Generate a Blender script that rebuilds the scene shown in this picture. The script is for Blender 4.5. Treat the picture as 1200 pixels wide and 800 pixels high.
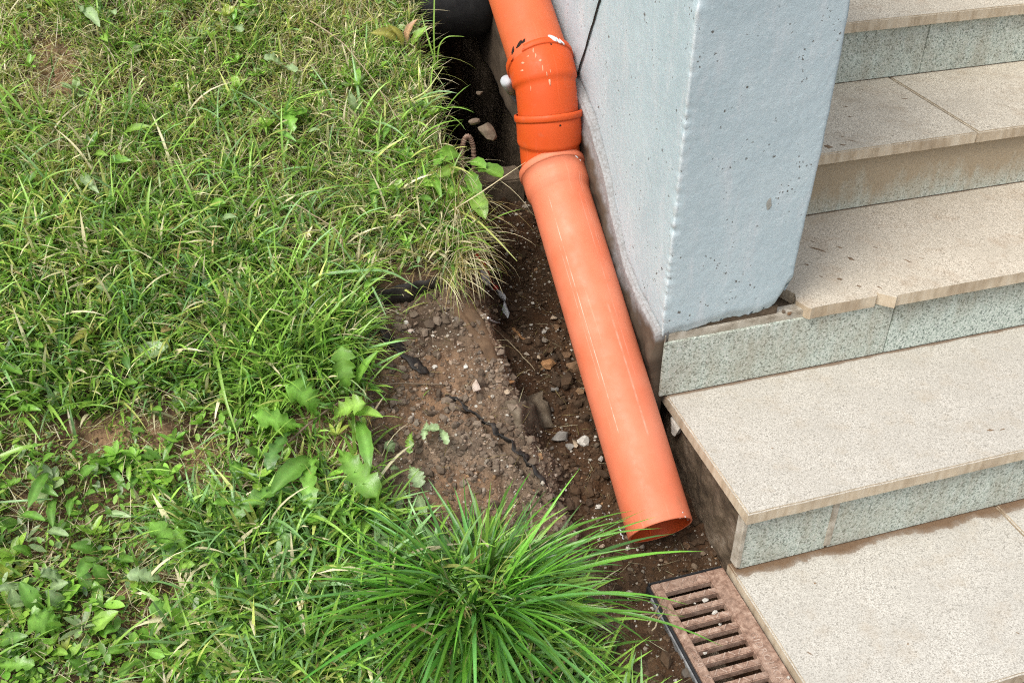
import bpy, bmesh, math, random
import numpy as np
from mathutils import Vector, Matrix

random.seed(7); RNG = np.random.default_rng(11)
for o in list(bpy.data.objects): bpy.data.objects.remove(o)
SC = bpy.context.scene; COL = SC.collection

# ------------------------------------------------------------------ camera
FPX = 1219.2
CAM = np.array([-0.7867, -1.1126, 1.2896])
def cam_axes(pitch, yaw, roll):
    cy, sy, cp, sp = math.cos(yaw), math.sin(yaw), math.cos(pitch), math.sin(pitch)
    fwd = np.array([sy*cp, cy*cp, -sp]); right = np.array([cy, -sy, 0.0]); up = np.cross(right, fwd)
    cr, sr = math.cos(roll), math.sin(roll)
    return cr*right + sr*up, -sr*right + cr*up, fwd
RIGHT, UP, FWD = cam_axes(0.6191, 0.3076, 0.0077)
cam = bpy.data.cameras.new('camera'); camo = bpy.data.objects.new('camera', cam); COL.objects.link(camo)
M = Matrix.Identity(4)
for i in range(3):
    M[i][0], M[i][1], M[i][2], M[i][3] = RIGHT[i], UP[i], -FWD[i], CAM[i]
camo.matrix_world = M
cam.sensor_width = 36; cam.lens = FPX/1200*36; cam.clip_start = 0.02; cam.clip_end = 500
SC.camera = camo

# ------------------------------------------------------------------ daylight (bright overcast)
SUN_EL, SUN_AZ = math.radians(58), math.radians(-118)      # azimuth measured from +Y towards +X
world = bpy.data.worlds.new('World'); SC.world = world; world.use_nodes = True
nt = world.node_tree; bg = nt.nodes['Background']
sky = nt.nodes.new('ShaderNodeTexSky'); sky.sky_type = 'NISHITA'; sky.sun_disc = False
sky.sun_elevation = SUN_EL; sky.sun_rotation = SUN_AZ; sky.air_density = 1.0; sky.dust_density = 4.0; sky.ozone_density = 0.6
hs = nt.nodes.new('ShaderNodeHueSaturation'); hs.inputs['Saturation'].default_value = .38     # cloud cover greys the sky
nt.links.new(sky.outputs[0], hs.inputs['Color']); nt.links.new(hs.outputs[0], bg.inputs[0]); bg.inputs[1].default_value = 0.15
sl = bpy.data.lights.new('sun', 'SUN'); sl.energy = 1.6; sl.angle = math.radians(22); sl.color = (1, 0.965, 0.91)
so = bpy.data.objects.new('sun', sl); COL.objects.link(so)
sd = Vector((math.sin(SUN_AZ)*math.cos(SUN_EL), math.cos(SUN_AZ)*math.cos(SUN_EL), math.sin(SUN_EL)))
so.rotation_euler = sd.to_track_quat('Z', 'Y').to_euler(); so.location = (-2, -2, 5)
SC.view_settings.view_transform = 'Standard'; SC.view_settings.look = 'None'
SC.view_settings.exposure = 0.5; SC.view_settings.gamma = 1
SC.cycles.use_denoising = False; SC.cycles.filter_width = 1.15; SC.cycles.max_bounces = 7; SC.cycles.sample_clamp_indirect = 4

# ------------------------------------------------------------------ where a sight line meets a plane (photo units 1200 x 800)
def ray(x, y): return (x-600)/FPX*RIGHT + (400-y)/FPX*UP + FWD
def atx(x, y, X): v = ray(x, y); return CAM + v*(X-CAM[0])/v[0]
def aty(x, y, Y): v = ray(x, y); return CAM + v*(Y-CAM[1])/v[1]
def atz(x, y, Z): v = ray(x, y); return CAM + v*(Z-CAM[2])/v[2]
def project(P):
    q = np.asarray(P)-CAM; d = q@FWD
    return 600+FPX*(q@RIGHT)/d, 400-FPX*(q@UP)/d, d

# ------------------------------------------------------------------ noise
def _hash(ix, iy, seed):
    h = (ix.astype(np.int64)*374761393 + iy.astype(np.int64)*668265263 + seed*974634777) & 0xffffffff
    h = ((h ^ (h >> 13))*1274126177) & 0xffffffff
    return ((h ^ (h >> 16)) & 0xffff)/65535.0
def vnoise(x, y, seed=0):
    x = np.asarray(x, float); y = np.asarray(y, float)
    ix, iy = np.floor(x), np.floor(y); fx, fy = x-ix, y-iy
    fx = fx*fx*(3-2*fx); fy = fy*fy*(3-2*fy)
    a, b = _hash(ix, iy, seed), _hash(ix+1, iy, seed); c, d = _hash(ix, iy+1, seed), _hash(ix+1, iy+1, seed)
    return (a*(1-fx)+b*fx)*(1-fy)+(c*(1-fx)+d*fx)*fy
def fbm(x, y, oct=4, seed=0, gain=.5):
    s, a, n = 0, 1, 0
    for i in range(oct):
        s = s + a*(vnoise(x*2**i+17.3*i, y*2**i-9.1*i, seed+i)-.5); n += a; a *= gain
    return s/n*2
def sstep(a, b, x):
    t = np.clip((x-a)/(b-a), 0, 1); return t*t*(3-2*t)

# ------------------------------------------------------------------ materials
class NT:
    def __init__(s, name):
        s.m = bpy.data.materials.new(name); s.m.use_nodes = True; s.t = s.m.node_tree
        s.p = s.t.nodes['Principled BSDF']; s.out = s.t.nodes['Material Output']
        s.geo = s.n('ShaderNodeNewGeometry')
    def n(s, typ, **kw):
        nd = s.t.nodes.new(typ)
        for k, v in kw.items(): setattr(nd, k, v)
        return nd
    def l(s, a, b): s.t.links.new(a, b)
    def pos(s, scale=(1, 1, 1), off=(0, 0, 0)):
        mp = s.n('ShaderNodeMapping'); s.l(s.geo.outputs['Position'], mp.inputs[0])
        mp.inputs['Scale'].default_value = scale; mp.inputs['Location'].default_value = off
        return mp.outputs[0]
    def noise(s, scale, detail=4, rough=.55, vec=None, dist=0):
        nd = s.n('ShaderNodeTexNoise'); nd.inputs['Scale'].default_value = scale; nd.inputs['Detail'].default_value = detail
        nd.inputs['Roughness'].default_value = rough; nd.inputs['Distortion'].default_value = dist
        s.l(vec or s.geo.outputs['Position'], nd.inputs['Vector']); return nd.outputs[0]
    def vor(s, scale, feature='F1', vec=None, out=0, rnd=1):
        nd = s.n('ShaderNodeTexVoronoi', feature=feature); nd.inputs['Scale'].default_value = scale
        nd.inputs['Randomness'].default_value = rnd
        s.l(vec or s.geo.outputs['Position'], nd.inputs['Vector']); return nd.outputs[out]
    def ramp(s, fac, stops):
        nd = s.n('ShaderNodeValToRGB'); cr = nd.color_ramp
        while len(cr.elements) < len(stops): cr.elements.new(.5)
        for e, (p, c) in zip(cr.elements, stops):
            e.position = p; e.color = (c, c, c, 1) if isinstance(c, (int, float)) else (*c, 1)
        s.l(fac, nd.inputs[0]); return nd.outputs[0]
    def mix(s, fac, a, b, mode='MIX'):
        nd = s.n('ShaderNodeMix', data_type='RGBA', blend_type=mode)
        for sock, v in ((nd.inputs[0], fac), (nd.inputs[6], a), (nd.inputs[7], b)):
            if hasattr(v, 'is_output'): s.l(v, sock)
            else: sock.default_value = v if isinstance(v, (int, float)) else (*v, 1)
        return nd.outputs[2]
    def math(s, op, a, b=0, c=0, clamp=False):
        nd = s.n('ShaderNodeMath', operation=op, use_clamp=clamp)
        for sock, v in zip(nd.inputs, (a, b, c)):
            if hasattr(v, 'is_output'): s.l(v, sock)
            else: sock.default_value = v
        return nd.outputs[0]
    def xyz(s):
        nd = s.n('ShaderNodeSeparateXYZ'); s.l(s.geo.outputs['Position'], nd.inputs[0]); return nd.outputs
    def attr(s, name):
        nd = s.n('ShaderNodeAttribute'); nd.attribute_name = name; return nd
    def bump(s, h, strength=.5, dist=.002, prev=None):
        nd = s.n('ShaderNodeBump'); nd.inputs['Strength'].default_value = strength; nd.inputs['Distance'].default_value = dist
        s.l(h, nd.inputs['Height'])
        if prev: s.l(prev, nd.inputs['Normal'])
        s.l(nd.outputs[0], s.p.inputs['Normal']); return nd.outputs[0]
    def set(s, col=None, rough=None, spec=None):
        if col is not None:
            if hasattr(col, 'is_output'): s.l(col, s.p.inputs['Base Color'])
            else: s.p.inputs['Base Color'].default_value = (*col, 1)
        if rough is not None:
            if hasattr(rough, 'is_output'): s.l(rough, s.p.inputs['Roughness'])
            else: s.p.inputs['Roughness'].default_value = rough
        if spec is not None: s.p.inputs['Specular IOR Level'].default_value = spec
        return s.m

def mat_tread(name, light, mid, dark, dirt, dirt_amt, dirt_lines=()):
    """flamed granite slab: speckle grains, wear, brown dirt"""
    k = NT(name)
    g1 = k.noise(430, 2, .6); g2 = k.vor(400, 'F1', out=1); g3 = k.noise(640, 1, .5)
    base = k.ramp(g1, [(.37, dark), (.47, mid), (.58, light), (.75, tuple(min(1, c*1.22) for c in light))])
    gs = k.n('ShaderNodeSeparateColor'); k.l(g2, gs.inputs[0])
    base = k.mix(k.ramp(gs.outputs[0], [(.86, 0), (.92, .6)]), base, tuple(c*.6 for c in dark))
    base = k.mix(k.ramp(gs.outputs[1], [(.74, 0), (.82, .6)]), base, tuple(min(1, c*1.18) for c in light))
    base = k.mix(k.ramp(k.noise(9, 4), [(.35, .0), (.7, .5)]), base, tuple(c*.86 for c in mid))
    base = k.mix(k.ramp(k.noise(17, 5, .65), [(.52, 0), (.75, dirt_amt)]), base, dirt)
    x, y, z = k.xyz()
    for (yl, w, amt) in dirt_lines:            # muddy silt left along the foot of a riser
        wob = k.math('MULTIPLY', k.math('SUBTRACT', k.noise(15, 7, .6), .5), 1.9*w)
        d = k.math('SUBTRACT', k.math('SUBTRACT', yl, y), wob)
        f = k.ramp(k.math('DIVIDE', d, w), [(.25, amt), (.58, amt*.75), (.68, amt*.18), (1, 0)])
        silt = k.mix(k.noise(120, 3), (.11, .06, .03), (.19, .115, .06))
        base = k.mix(f, base, silt)
    # worn pale arris on the nosing is a bit lighter where the grains are broken
    r = k.bump(g1, .45, .0012); k.bump(g3, .25, .0006, r)
    return k.set(base, .82, .3)

def mat_riser(name, stain, stain_amt, low=None, xspan=None):
    k = NT(name)
    g1 = k.noise(300, 3, .68); g2 = k.vor(300, out=1)
    base = k.ramp(g1, [(.34, (.20, .245, .21)), (.44, (.42, .485, .425)), (.56, (.57, .635, .565)), (.70, (.72, .77, .69))])
    gs = k.n('ShaderNodeSeparateColor'); k.l(g2, gs.inputs[0])
    base = k.mix(k.ramp(gs.outputs[0], [(.83, 0), (.91, .75)]), base, (.12, .15, .13))
    base = k.mix(k.ramp(gs.outputs[1], [(.8, 0), (.88, .7)]), base, (.72, .75, .70))
    x, y, z = k.xyz()
    n = k.noise(14, 5, .62)
    streak = k.noise(1, 4, .6, k.pos((38, 38, 7)))
    f = k.math('ADD', k.math('MULTIPLY', n, .6), k.math('MULTIPLY', streak, .55))
    if low is not None:                       # run-off stain hanging from the slab above
        f = k.math('ADD', f, k.math('MULTIPLY', k.math('SUBTRACT', z, low), 4.5))
    base = k.mix(k.ramp(f, [(.42, 0), (.62, stain_amt*.35), (.95, stain_amt)]), base, stain)
    k.bump(g1, .5, .0014)
    return k.set(base, .85, .3)

def mat_paint():
    k = NT('grey_blue_paint')
    n = k.noise(6, 6, .65); n2 = k.noise(60, 4, .6)
    base = k.ramp(n, [(.3, (.405, .505, .54)), (.5, (.46, .562, .598)), (.72, (.52, .618, .645))])
    base = k.mix(k.ramp(k.noise(1, 6, .7, k.pos((30, 30, 6))), [(.52, 0), (.74, .6)]), base, (.62, .655, .68))
    base = k.mix(k.ramp(k.noise(170, 4, .75), [(.56, 0), (.70, .6)]), base, (.66, .70, .72))
    base = k.mix(k.ramp(k.noise(120, 4, .75, k.pos((1, 1, 1), (7, 3, 1))), [(.6, 0), (.74, .45)]), base, (.27, .33, .375))
    wp = k.n('ShaderNodeVectorMath', operation='MULTIPLY_ADD'); nz_ = k.n('ShaderNodeTexNoise'); nz_.inputs['Scale'].default_value = 190; k.l(k.geo.outputs['Position'], nz_.inputs['Vector'])
    k.l(nz_.outputs['Color'], wp.inputs[0]); wp.inputs[1].default_value = (.006, .006, .009); k.l(k.geo.outputs['Position'], wp.inputs[2])
    v = k.vor(105, 'F1', wp.outputs[0]); keep = k.ramp(k.noise(24, 3, .6), [(.56, 0), (.61, 1)])
    hole = k.math('MULTIPLY', k.ramp(v, [(.15, 1), (.24, 0)]), keep)
    v2 = k.vor(31, 'F1', wp.outputs[0]); keep2 = k.ramp(k.noise(9, 2, .5, k.pos((1, 1, 1), (5, 5, 5))), [(.52, 0), (.57, 1)])
    hole2 = k.math('MULTIPLY', k.ramp(v2, [(.065, 1), (.105, 0)]), keep2)
    h = k.math('MAXIMUM', hole, hole2)
    base = k.mix(h, base, (.15, .15, .14))
    x, y, z = k.xyz()
    ar = k.math('MULTIPLY_ADD', k.math('SUBTRACT', k.noise(75, 5, .75), .5), .026, k.math('MAXIMUM', k.math('SUBTRACT', x, -.026), k.math('SUBTRACT', y, .3445)))
    base = k.mix(k.ramp(ar, [(.0015, .55), (.006, 0)]), base, (.70, .725, .73))     # paint knocked off the arris
    # bare mortar and splashed mud where the paint has gone close to the foot
    fl = k.math('SUBTRACT', k.math('MULTIPLY_ADD', y, .42, .006), z)
    fl = k.math('MULTIPLY_ADD', k.math('SUBTRACT', k.noise(34, 6, .7), .5), .11, fl)
    base = k.mix(k.ramp(fl, [(.0, 0), (.035, .8)]), base, (.33, .30, .255))
    r = k.bump(k.math('SUBTRACT', k.noise(150, 6, .72), k.math('MULTIPLY', h, 3)), .38, .0020)
    k.bump(k.noise(420, 3, .7), .5, .0008, r)
    return k.set(base, .6, .35)

def mat_simple(name, stops, scale=20, rough=.8, bump=.3, bd=.002, bscale=120, detail=5, spec=.3):
    k = NT(name); c = k.ramp(k.noise(scale, detail, .62), stops); k.bump(k.noise(bscale, 4, .65), bump, bd)
    return k.set(c, rough, spec)

def mat_pipe(name, col, pale, line=()):
    k = NT(name)
    uv = k.n('ShaderNodeUVMap'); uv.uv_map = 'pipe_uv'
    mp = k.n('ShaderNodeMapping'); k.l(uv.outputs[0], mp.inputs[0]); mp.inputs['Scale'].default_value = (70, 4, 1)
    st = k.noise(1, 4, .6, mp.outputs[0])
    base = k.mix(k.ramp(k.noise(12, 4), [(.35, 0), (.75, .55)]), col, pale)
    base = k.mix(k.ramp(st, [(.62, 0), (.74, .35)]), base, tuple(min(1, c*1.2+.06) for c in pale))
    sp = k.n('ShaderNodeSeparateXYZ'); k.l(uv.outputs[0], sp.inputs[0])
    for (u0, w, v0, v1, amt) in line:          # long scuffs drawn along the pipe
        d = k.math('ABSOLUTE', k.math('SUBTRACT', k.math('MULTIPLY_ADD', k.noise(2.4, 2), .012, sp.outputs[0]), u0+.006))
        f = k.ramp(k.math('DIVIDE', d, w), [(.6, amt), (1, 0)])
        g = k.math('MULTIPLY', k.math('GREATER_THAN', sp.outputs[1], v0), k.math('LESS_THAN', sp.outputs[1], v1))
        f = k.math('MULTIPLY', k.math('MULTIPLY', f, g), k.ramp(k.noise(38, 4, .7), [(.40, .05), (.6, 1)]))
        base = k.mix(f, base, (.88, .72, .6))
    base = k.mix(k.ramp(k.noise(230, 3, .7), [(.68, 0), (.76, .45)]), base, tuple(c*.55 for c in col))
    base = k.mix(k.ramp(k.noise(31, 6, .75), [(.58, 0), (.78, .5)]), base, (.36, .16, .085))
    k.bump(k.noise(60, 5, .7), .12, .0012)
    return k.set(base, k.ramp(k.noise(40, 4), [(.3, .42), (.7, .68)]), .35)

def mat_leaf():
    k = NT('leaf'); a = k.attr('col')
    c = k.mix(k.ramp(k.noise(160, 3, .6), [(.3, .0), (.7, .28)]), a.outputs[0], (.19, .23, .05), 'MIX')
    k.bump(k.noise(240, 3, .6), .35, .0015); k.set(c, .33, .6)
    tr = k.n('ShaderNodeBsdfTranslucent'); k.l(c, tr.inputs[0])
    mx = k.n('ShaderNodeMixShader'); mx.inputs[0].default_value = .32
    k.l(k.p.outputs[0], mx.inputs[1]); k.l(tr.outputs[0], mx.inputs[2]); k.l(mx.outputs[0], k.out.inputs[0])
    return k.m
def mat_attr(name, rough=.9, bscale=300, bump=.4):
    k = NT(name); a = k.attr('col')
    c = k.mix(k.ramp(k.noise(190, 3, .6), [(.3, 0), (.72, .55)]), a.outputs[0], (.10, .07, .045))
    k.bump(k.noise(bscale, 3, .6), bump, .0015)
    return k.set(c, rough, .25)
def mat_soil():
    k = NT('soil'); a = k.attr('col')
    n1 = k.noise(55, 6, .65); n2 = k.noise(260, 4, .65)
    c = k.mix(k.ramp(n1, [(.3, .75), (.62, 0)]), a.outputs[0], (.028, .016, .009))
    c = k.mix(k.ramp(n2, [(.6, 0), (.72, .3)]), c, (.26, .19, .125))
    c = k.mix(k.ramp(k.noise(8, 3), [(.45, 0), (.7, .35)]), c, (.12, .07, .035))
    r = k.bump(k.vor(170, out=0), .55, .004); k.bump(n2, .5, .003, r)
    return k.set(c, .9, .25)

def mat_rust():
    k = NT('rusty_cast_iron')
    c = k.ramp(k.noise(75, 7, .75), [(.32, (.10, .06, .042)), (.46, (.25, .15, .105)), (.58, (.40, .27, .20)), (.72, (.54, .42, .33))])
    c = k.mix(k.ramp(k.noise(16, 4), [(.42, 0), (.7, .55)]), c, (.30, .215, .165))
    k.bump(k.noise(330, 4, .7), .5, .0012)
    return k.set(c, .88, .3)

M_TREAD0 = mat_tread('pale_granite', (.55, .525, .465), (.45, .425, .37), (.31, .285, .24), (.40, .32, .22), .35, ((.0145, .032, .95),))
M_TREAD1 = mat_tread('grey_beige_granite', (.54, .51, .45), (.44, .41, .35), (.29, .265, .22), (.38, .30, .20), .35, ((.3445, .009, .8),))
M_TREAD2 = mat_tread('tan_granite', (.62, .555, .455), (.50, .44, .345), (.29, .245, .18), (.31, .21, .125), .45, ((.6745, .004, .7),))
M_TREAD3 = mat_tread('worn_tan_granite', (.65, .59, .48), (.53, .47, .37), (.30, .255, .19), (.27, .18, .10), .4, ((1.0045, .003, .5),))
M_TREAD4 = mat_tread('upper_tan_granite', (.65, .59, .48), (.53, .47, .37), (.30, .255, .19), (.30, .20, .12), .35)
M_EDGE = mat_simple('cement', [(.3, (.24, .20, .145)), (.5, (.42, .375, .30)), (.7, (.56, .52, .44))], 45, .9, .5, .002, 190)
def mat_sawn():
    k = NT('sawn_edge'); n = k.noise(1, 5, .6, k.pos((60, 60, 9))); g = k.noise(260, 2, .6)
    c = k.ramp(n, [(.3, (.40, .315, .21)), (.5, (.56, .465, .335)), (.7, (.64, .56, .43))]); c = k.mix(k.ramp(g, [(.55, 0), (.75, .5)]), c, (.66, .60, .50))
    c = k.mix(k.ramp(k.noise(11, 4), [(.5, 0), (.72, .55)]), c, (.30, .22, .14)); k.bump(g, .4, .001); return k.set(c, .88, .25)
M_SAWN = mat_sawn()
M_RISER = mat_riser('green_grey_granite', (.30, .235, .15), .8)
M_RISER_ST = mat_riser('stained_granite', (.36, .275, .175), .9, .15)
M_RISER_B = mat_riser('streaked_granite', (.20, .145, .07), .75, .085)
M_CORE = mat_simple('muddy_concrete', [(.25, (.035, .025, .016)), (.45, (.10, .072, .045)), (.6, (.17, .125, .085)), (.75, (.30, .25, .19))], 24, .9, .7, .006, 70)

M_PAINT = mat_paint()
M_PIPE = mat_pipe('faded_orange_plastic', (.66, .165, .078), (.72, .27, .16), ((.135, .0024, .09, .60, .42), (.115, .0016, .2, .5, .25), (.33, .0016, .05, .30, .25), (.345, .0016, .05, .26, .2), (.27, .006, .33, .62, .18), (.30, .003, .10, .5, .15)))
M_ELBOW = mat_pipe('orange_plastic', (.62, .076, .010), (.66, .10, .018))
M_INSIDE = mat_simple('unfaded_shaded_inside', [(.3, (.42, .055, .012)), (.7, (.56, .085, .02))], 30, .45, .1, .001)  # unfaded orange, darkened further to paint in the shade inside the pipe
M_PIPE_UP = mat_pipe('upper_orange_plastic', (.60, .115, .036), (.65, .155, .06))
M_BLACK = mat_simple('black_plastic', [(.3, (.012, .012, .013)), (.7, (.03, .03, .03))], 30, .5, .2, .002, 150, spec=.4)
M_MEMB = mat_simple('black_membrane', [(.3, (.012, .011, .010)), (.6, (.035, .03, .026)), (.75, (.10, .08, .06))], 60, .65, .4, .002, 150, spec=.35)
M_RUST = mat_rust()
M_WORN = mat_simple('worn_high_spots', [(.3, (.20, .12, .085)), (.55, (.42, .31, .245)), (.75, (.55, .43, .35))], 90, .75, .4, .001, 300)
M_STEEL = mat_simple('dull_steel', [(.3, (.10, .10, .10)), (.6, (.30, .30, .30))], 50, .45, .2, .001, 200)
M_CLOTH = mat_simple('muddy_geotextile', [(.3, (.07, .05, .032)), (.5, (.13, .10, .068)), (.7, (.22, .18, .13))], 35, .95, .5, .003, 260)
M_CLAY = mat_simple('brown_clay', [(.3, (.055, .033, .018)), (.55, (.13, .08, .045)), (.75, (.20, .135, .085))], 22, .85, .5, .004, 90)
M_MUD = mat_simple('dried_mud', [(.3, (.09, .055, .03)), (.7, (.27, .185, .115))], 160, .95, .4, .001, 300)
M_BEAM = mat_simple('weathered_timber', [(.3, (.06, .045, .03)), (.55, (.14, .105, .07)), (.75, (.22, .17, .12))], 30, .9, .5, .003, 120)
M_WHITE = mat_simple('white_plastic', [(.3, (.55, .56, .56)), (.7, (.75, .76, .76))], 60, .5, .15, .001, 200)
M_GREYCAP = mat_simple('pale_grey_plastic', [(.3, (.38, .40, .42)), (.7, (.52, .54, .56))], 60, .5, .15, .001, 200)
M_RED = mat_simple('red_plastic', [(.3, (.45, .02, .02)), (.7, (.60, .05, .05))], 60, .5, .1, .001, 200)
M_DARK = mat_simple('dark_hole', [(.3, (.012, .006, .004)), (.7, (.03, .015, .01))], 60, .9, .1, .001, 200)
M_PLINTH = mat_attr('grimy_plaster', .85, 160, .5); M_LEAF = mat_leaf(); M_CRUMB = mat_attr('soil_crumbs'); M_SOIL = mat_soil()
def mat_stone(name, a, b): return mat_simple(name, [(.3, a), (.7, b)], 70, .85, .5, .002, 220)
M_ST = dict(tan=mat_stone('tan_stone', (.30, .22, .14), (.46, .37, .27)), brown=mat_stone('brown_stone', (.13, .075, .04), (.26, .155, .085)),
    grey=mat_stone('grey_stone', (.13, .12, .105), (.27, .25, .22)), white=mat_stone('white_stone', (.40, .37, .32), (.66, .62, .55)),
    orange=mat_stone('orange_stone', (.24, .12, .05), (.40, .22, .10)), pink=mat_stone('pink_stone', (.42, .33, .26), (.60, .50, .42)),
    dim=mat_stone('dirty_stone', (.10, .075, .05), (.2, .15, .105)))
M_TWIG = mat_simple('dry_stalk', [(.3, (.22, .16, .09)), (.7, (.48, .40, .27))], 80, .8, .2, .001, 300)
M_TWIGD = mat_simple('brown_twig', [(.3, (.10, .07, .045)), (.7, (.25, .19, .13))], 80, .8, .2, .001, 300)

# ------------------------------------------------------------------ object helpers
def link(name, me, mat=None, parent=None, loc=None, label=None, cat=None, group=None, kind=None):
    o = bpy.data.objects.new(name, me); COL.objects.link(o)
    if mat and not me.materials: me.materials.append(mat)
    if parent: o.parent = parent
    if loc is not None: o.location = loc
    for k, v in (('label', label), ('category', cat), ('group', group), ('kind', kind)):
        if v: o[k] = v
    return o
def thing(name, label, cat, loc=(0, 0, 0), group=None):
    return link(name, None, loc=tuple(loc), label=label, cat=cat, group=group)
def base_of(parent):
    p = np.zeros(3)
    while parent: p += np.array(parent.location); parent = parent.parent
    return p
def mesh(name, V, F, mat, parent=None, smooth=True, col=None, **tags):
    """V in place (world); origin goes to the thing's base (top level) or stays with the parent"""
    V = np.asarray(V, float)
    loc = None
    if parent: org = base_of(parent)
    else:
        org = np.array([V[:, 0].mean(), V[:, 1].mean(), V[:, 2].min()]); loc = org
    me = bpy.data.meshes.new(name)
    if isinstance(F, tuple):                 # (loops, loop_start) arrays
        loops, starts = F
        me.vertices.add(len(V)); me.vertices.foreach_set('co', (V-org).ravel())
        me.loops.add(len(loops)); me.loops.foreach_set('vertex_index', loops)
        me.polygons.add(len(starts)); me.polygons.foreach_set('loop_start', starts)
        me.update(calc_edges=True)
    else:
        me.from_pydata([tuple(v) for v in (V-org)], [], F); me.update()
    if col is not None:
        at = me.attributes.new('col', 'FLOAT_COLOR', 'POINT')
        c = np.ones((len(V), 4)); c[:, :3] = col; at.data.foreach_set('color', c.ravel())
    me.polygons.foreach_set('use_smooth', np.full(len(me.polygons), smooth))
    return link(name, me, mat, parent, loc, **tags)
def from_bm(name, bm, mat, parent=None, smooth=False, **tags):
    org = base_of(parent); loc = None
    if not parent:
        vs = [v.co for v in bm.verts]; org = np.array([sum(v.x for v in vs)/len(vs), sum(v.y for v in vs)/len(vs), min(v.z for v in vs)]); loc = org
    bmesh.ops.translate(bm, verts=bm.verts, vec=-Vector(org)); bmesh.ops.recalc_face_normals(bm, faces=bm.faces)
    me = bpy.data.meshes.new(name); bm.to_mesh(me); bm.free()
    if smooth:
        for p in me.polygons: p.use_smooth = True
    return link(name, me, mat, parent, loc, **tags)
def slab_bm(outline, z0, z1, bev=.003, segs=2):
    bm = bmesh.new(); vs = [bm.verts.new((x, y, z0)) for x, y in outline]; f = bm.faces.new(vs)
    r = bmesh.ops.extrude_face_region(bm, geom=[f]); up = [g for g in r['geom'] if isinstance(g, bmesh.types.BMVert)]
    for v in up: v.co.z = z1
    bmesh.ops.recalc_face_normals(bm, faces=bm.faces)
    if bev:
        es = [e for e in bm.edges if all(v.co.z > z1-1e-6 for v in e.verts)]
        bmesh.ops.bevel(bm, geom=es, offset=bev, segments=segs, affect='EDGES', clamp_overlap=True)
    return bm
def box_bm(x0, x1, y0, y1, z0, z1, bev=.002):
    bm = bmesh.new(); bmesh.ops.create_cube(bm, size=1)
    for v in bm.verts: v.co = Vector(((x0+x1)/2+v.co.x*(x1-x0), (y0+y1)/2+v.co.y*(y1-y0), (z0+z1)/2+v.co.z*(z1-z0)))
    if bev: bmesh.ops.bevel(bm, geom=list(bm.edges), offset=bev, segments=2, affect='EDGES')
    return bm
def tube(path, radii, n=24, cap=True, closed_end=None):
    """swept tube with parallel-transported frame; returns V, F and uv (angle, length)"""
    P = [np.asarray(p, float) for p in path]; m = len(P)
    T = [(P[min(i+1, m-1)]-P[max(i-1, 0)]) for i in range(m)]; T = [t/np.linalg.norm(t) for t in T]
    a = np.array([0, 0, 1.0]) if abs(T[0][2]) < .9 else np.array([1.0, 0, 0])
    s = np.cross(T[0], a); s /= np.linalg.norm(s); V = []; F = []; UV = []; L = 0
    for i in range(m):
        if i: L += np.linalg.norm(P[i]-P[i-1])
        s = s-T[i]*(s@T[i]); s /= np.linalg.norm(s); u = np.cross(s, T[i])
        for j in range(n):
            th = 2*math.pi*j/n; V.append(P[i]+radii[i]*(math.cos(th)*s+math.sin(th)*u)); UV.append((j/n, L))
    for i in range(m-1):
        for j in range(n):
            F.append((i*n+j, i*n+(j+1) % n, (i+1)*n+(j+1) % n, (i+1)*n+j))
    if cap: F.append(tuple(range(n-1, -1, -1))); F.append(tuple((m-1)*n+j for j in range(n)))
    return V, F, UV
def wall_sheet(name, ax, u, v, fn, mat, parent, thick=None):
    """dense grid u x v, fn(U,V) -> (x,y,z)"""
    U, W = np.meshgrid(u, v, indexing='ij'); X, Y, Z = fn(U, W)
    V = np.stack([X.ravel(), Y.ravel(), Z.ravel()], 1); nu, nv = len(u), len(v)
    I = np.arange(nu*nv).reshape(nu, nv)
    F = np.stack([I[:-1, :-1], I[1:, :-1], I[1:, 1:], I[:-1, 1:]], -1).reshape(-1, 4)
    return V, F

# ------------------------------------------------------------------ terrain
def lawn_plane(x, y):
    ye = np.where(y > 2.2, 2.2+.15*(y-2.2), y); ye = np.where(ye < -.15, -.15+.25*(ye+.15), ye)
    return -.154+.48*ye
def on_plane(x, y, a, b):                  # plane z = a + b*y
    v = ray(x, y); s = (a+b*CAM[1]-CAM[2])/(v[2]-b*v[1]); return CAM+s*v
LAWN_PX = [(484, -160), (484, -30), (490, 60), (503, 115), (516, 170), (534, 215), (548, 280), (538, 312), (505, 320), (462, 326), (425, 344), (420, 420), (420, 520), (428, 575), (452, 625), (500, 652), (560, 655), (620, 668), (650, 700), (672, 745), (700, 800), (760, 900)]
EDGE_PX = [(552, 240), (562, 330), (590, 410), (622, 470), (640, 510), (655, 580), (690, 635), (704, 690), (712, 760), (770, 900)]
LAWN_PL = [on_plane(x, y, -.154, .48)[:2] for x, y in LAWN_PX]
EDGE_PL = [on_plane(x, y, -.19, .45)[:2] for x, y in EDGE_PX]
CRACK_PL = [on_plane(x, y, -.19, .47)[:2] for x, y in [(520, 470), (546, 486), (574, 512), (600, 536), (620, 562), (640, 592)]]
def line_d(x, y, pl):
    d = np.full(x.shape, 9.)
    for (ax, ay), (bx, by) in zip(pl, pl[1:]):
        dx, dy = bx-ax, by-ay; t = np.clip(((x-ax)*dx+(y-ay)*dy)/(dx*dx+dy*dy), 0, 1); d = np.minimum(d, np.hypot(x-ax-t*dx, y-ay-t*dy))
    return d
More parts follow.
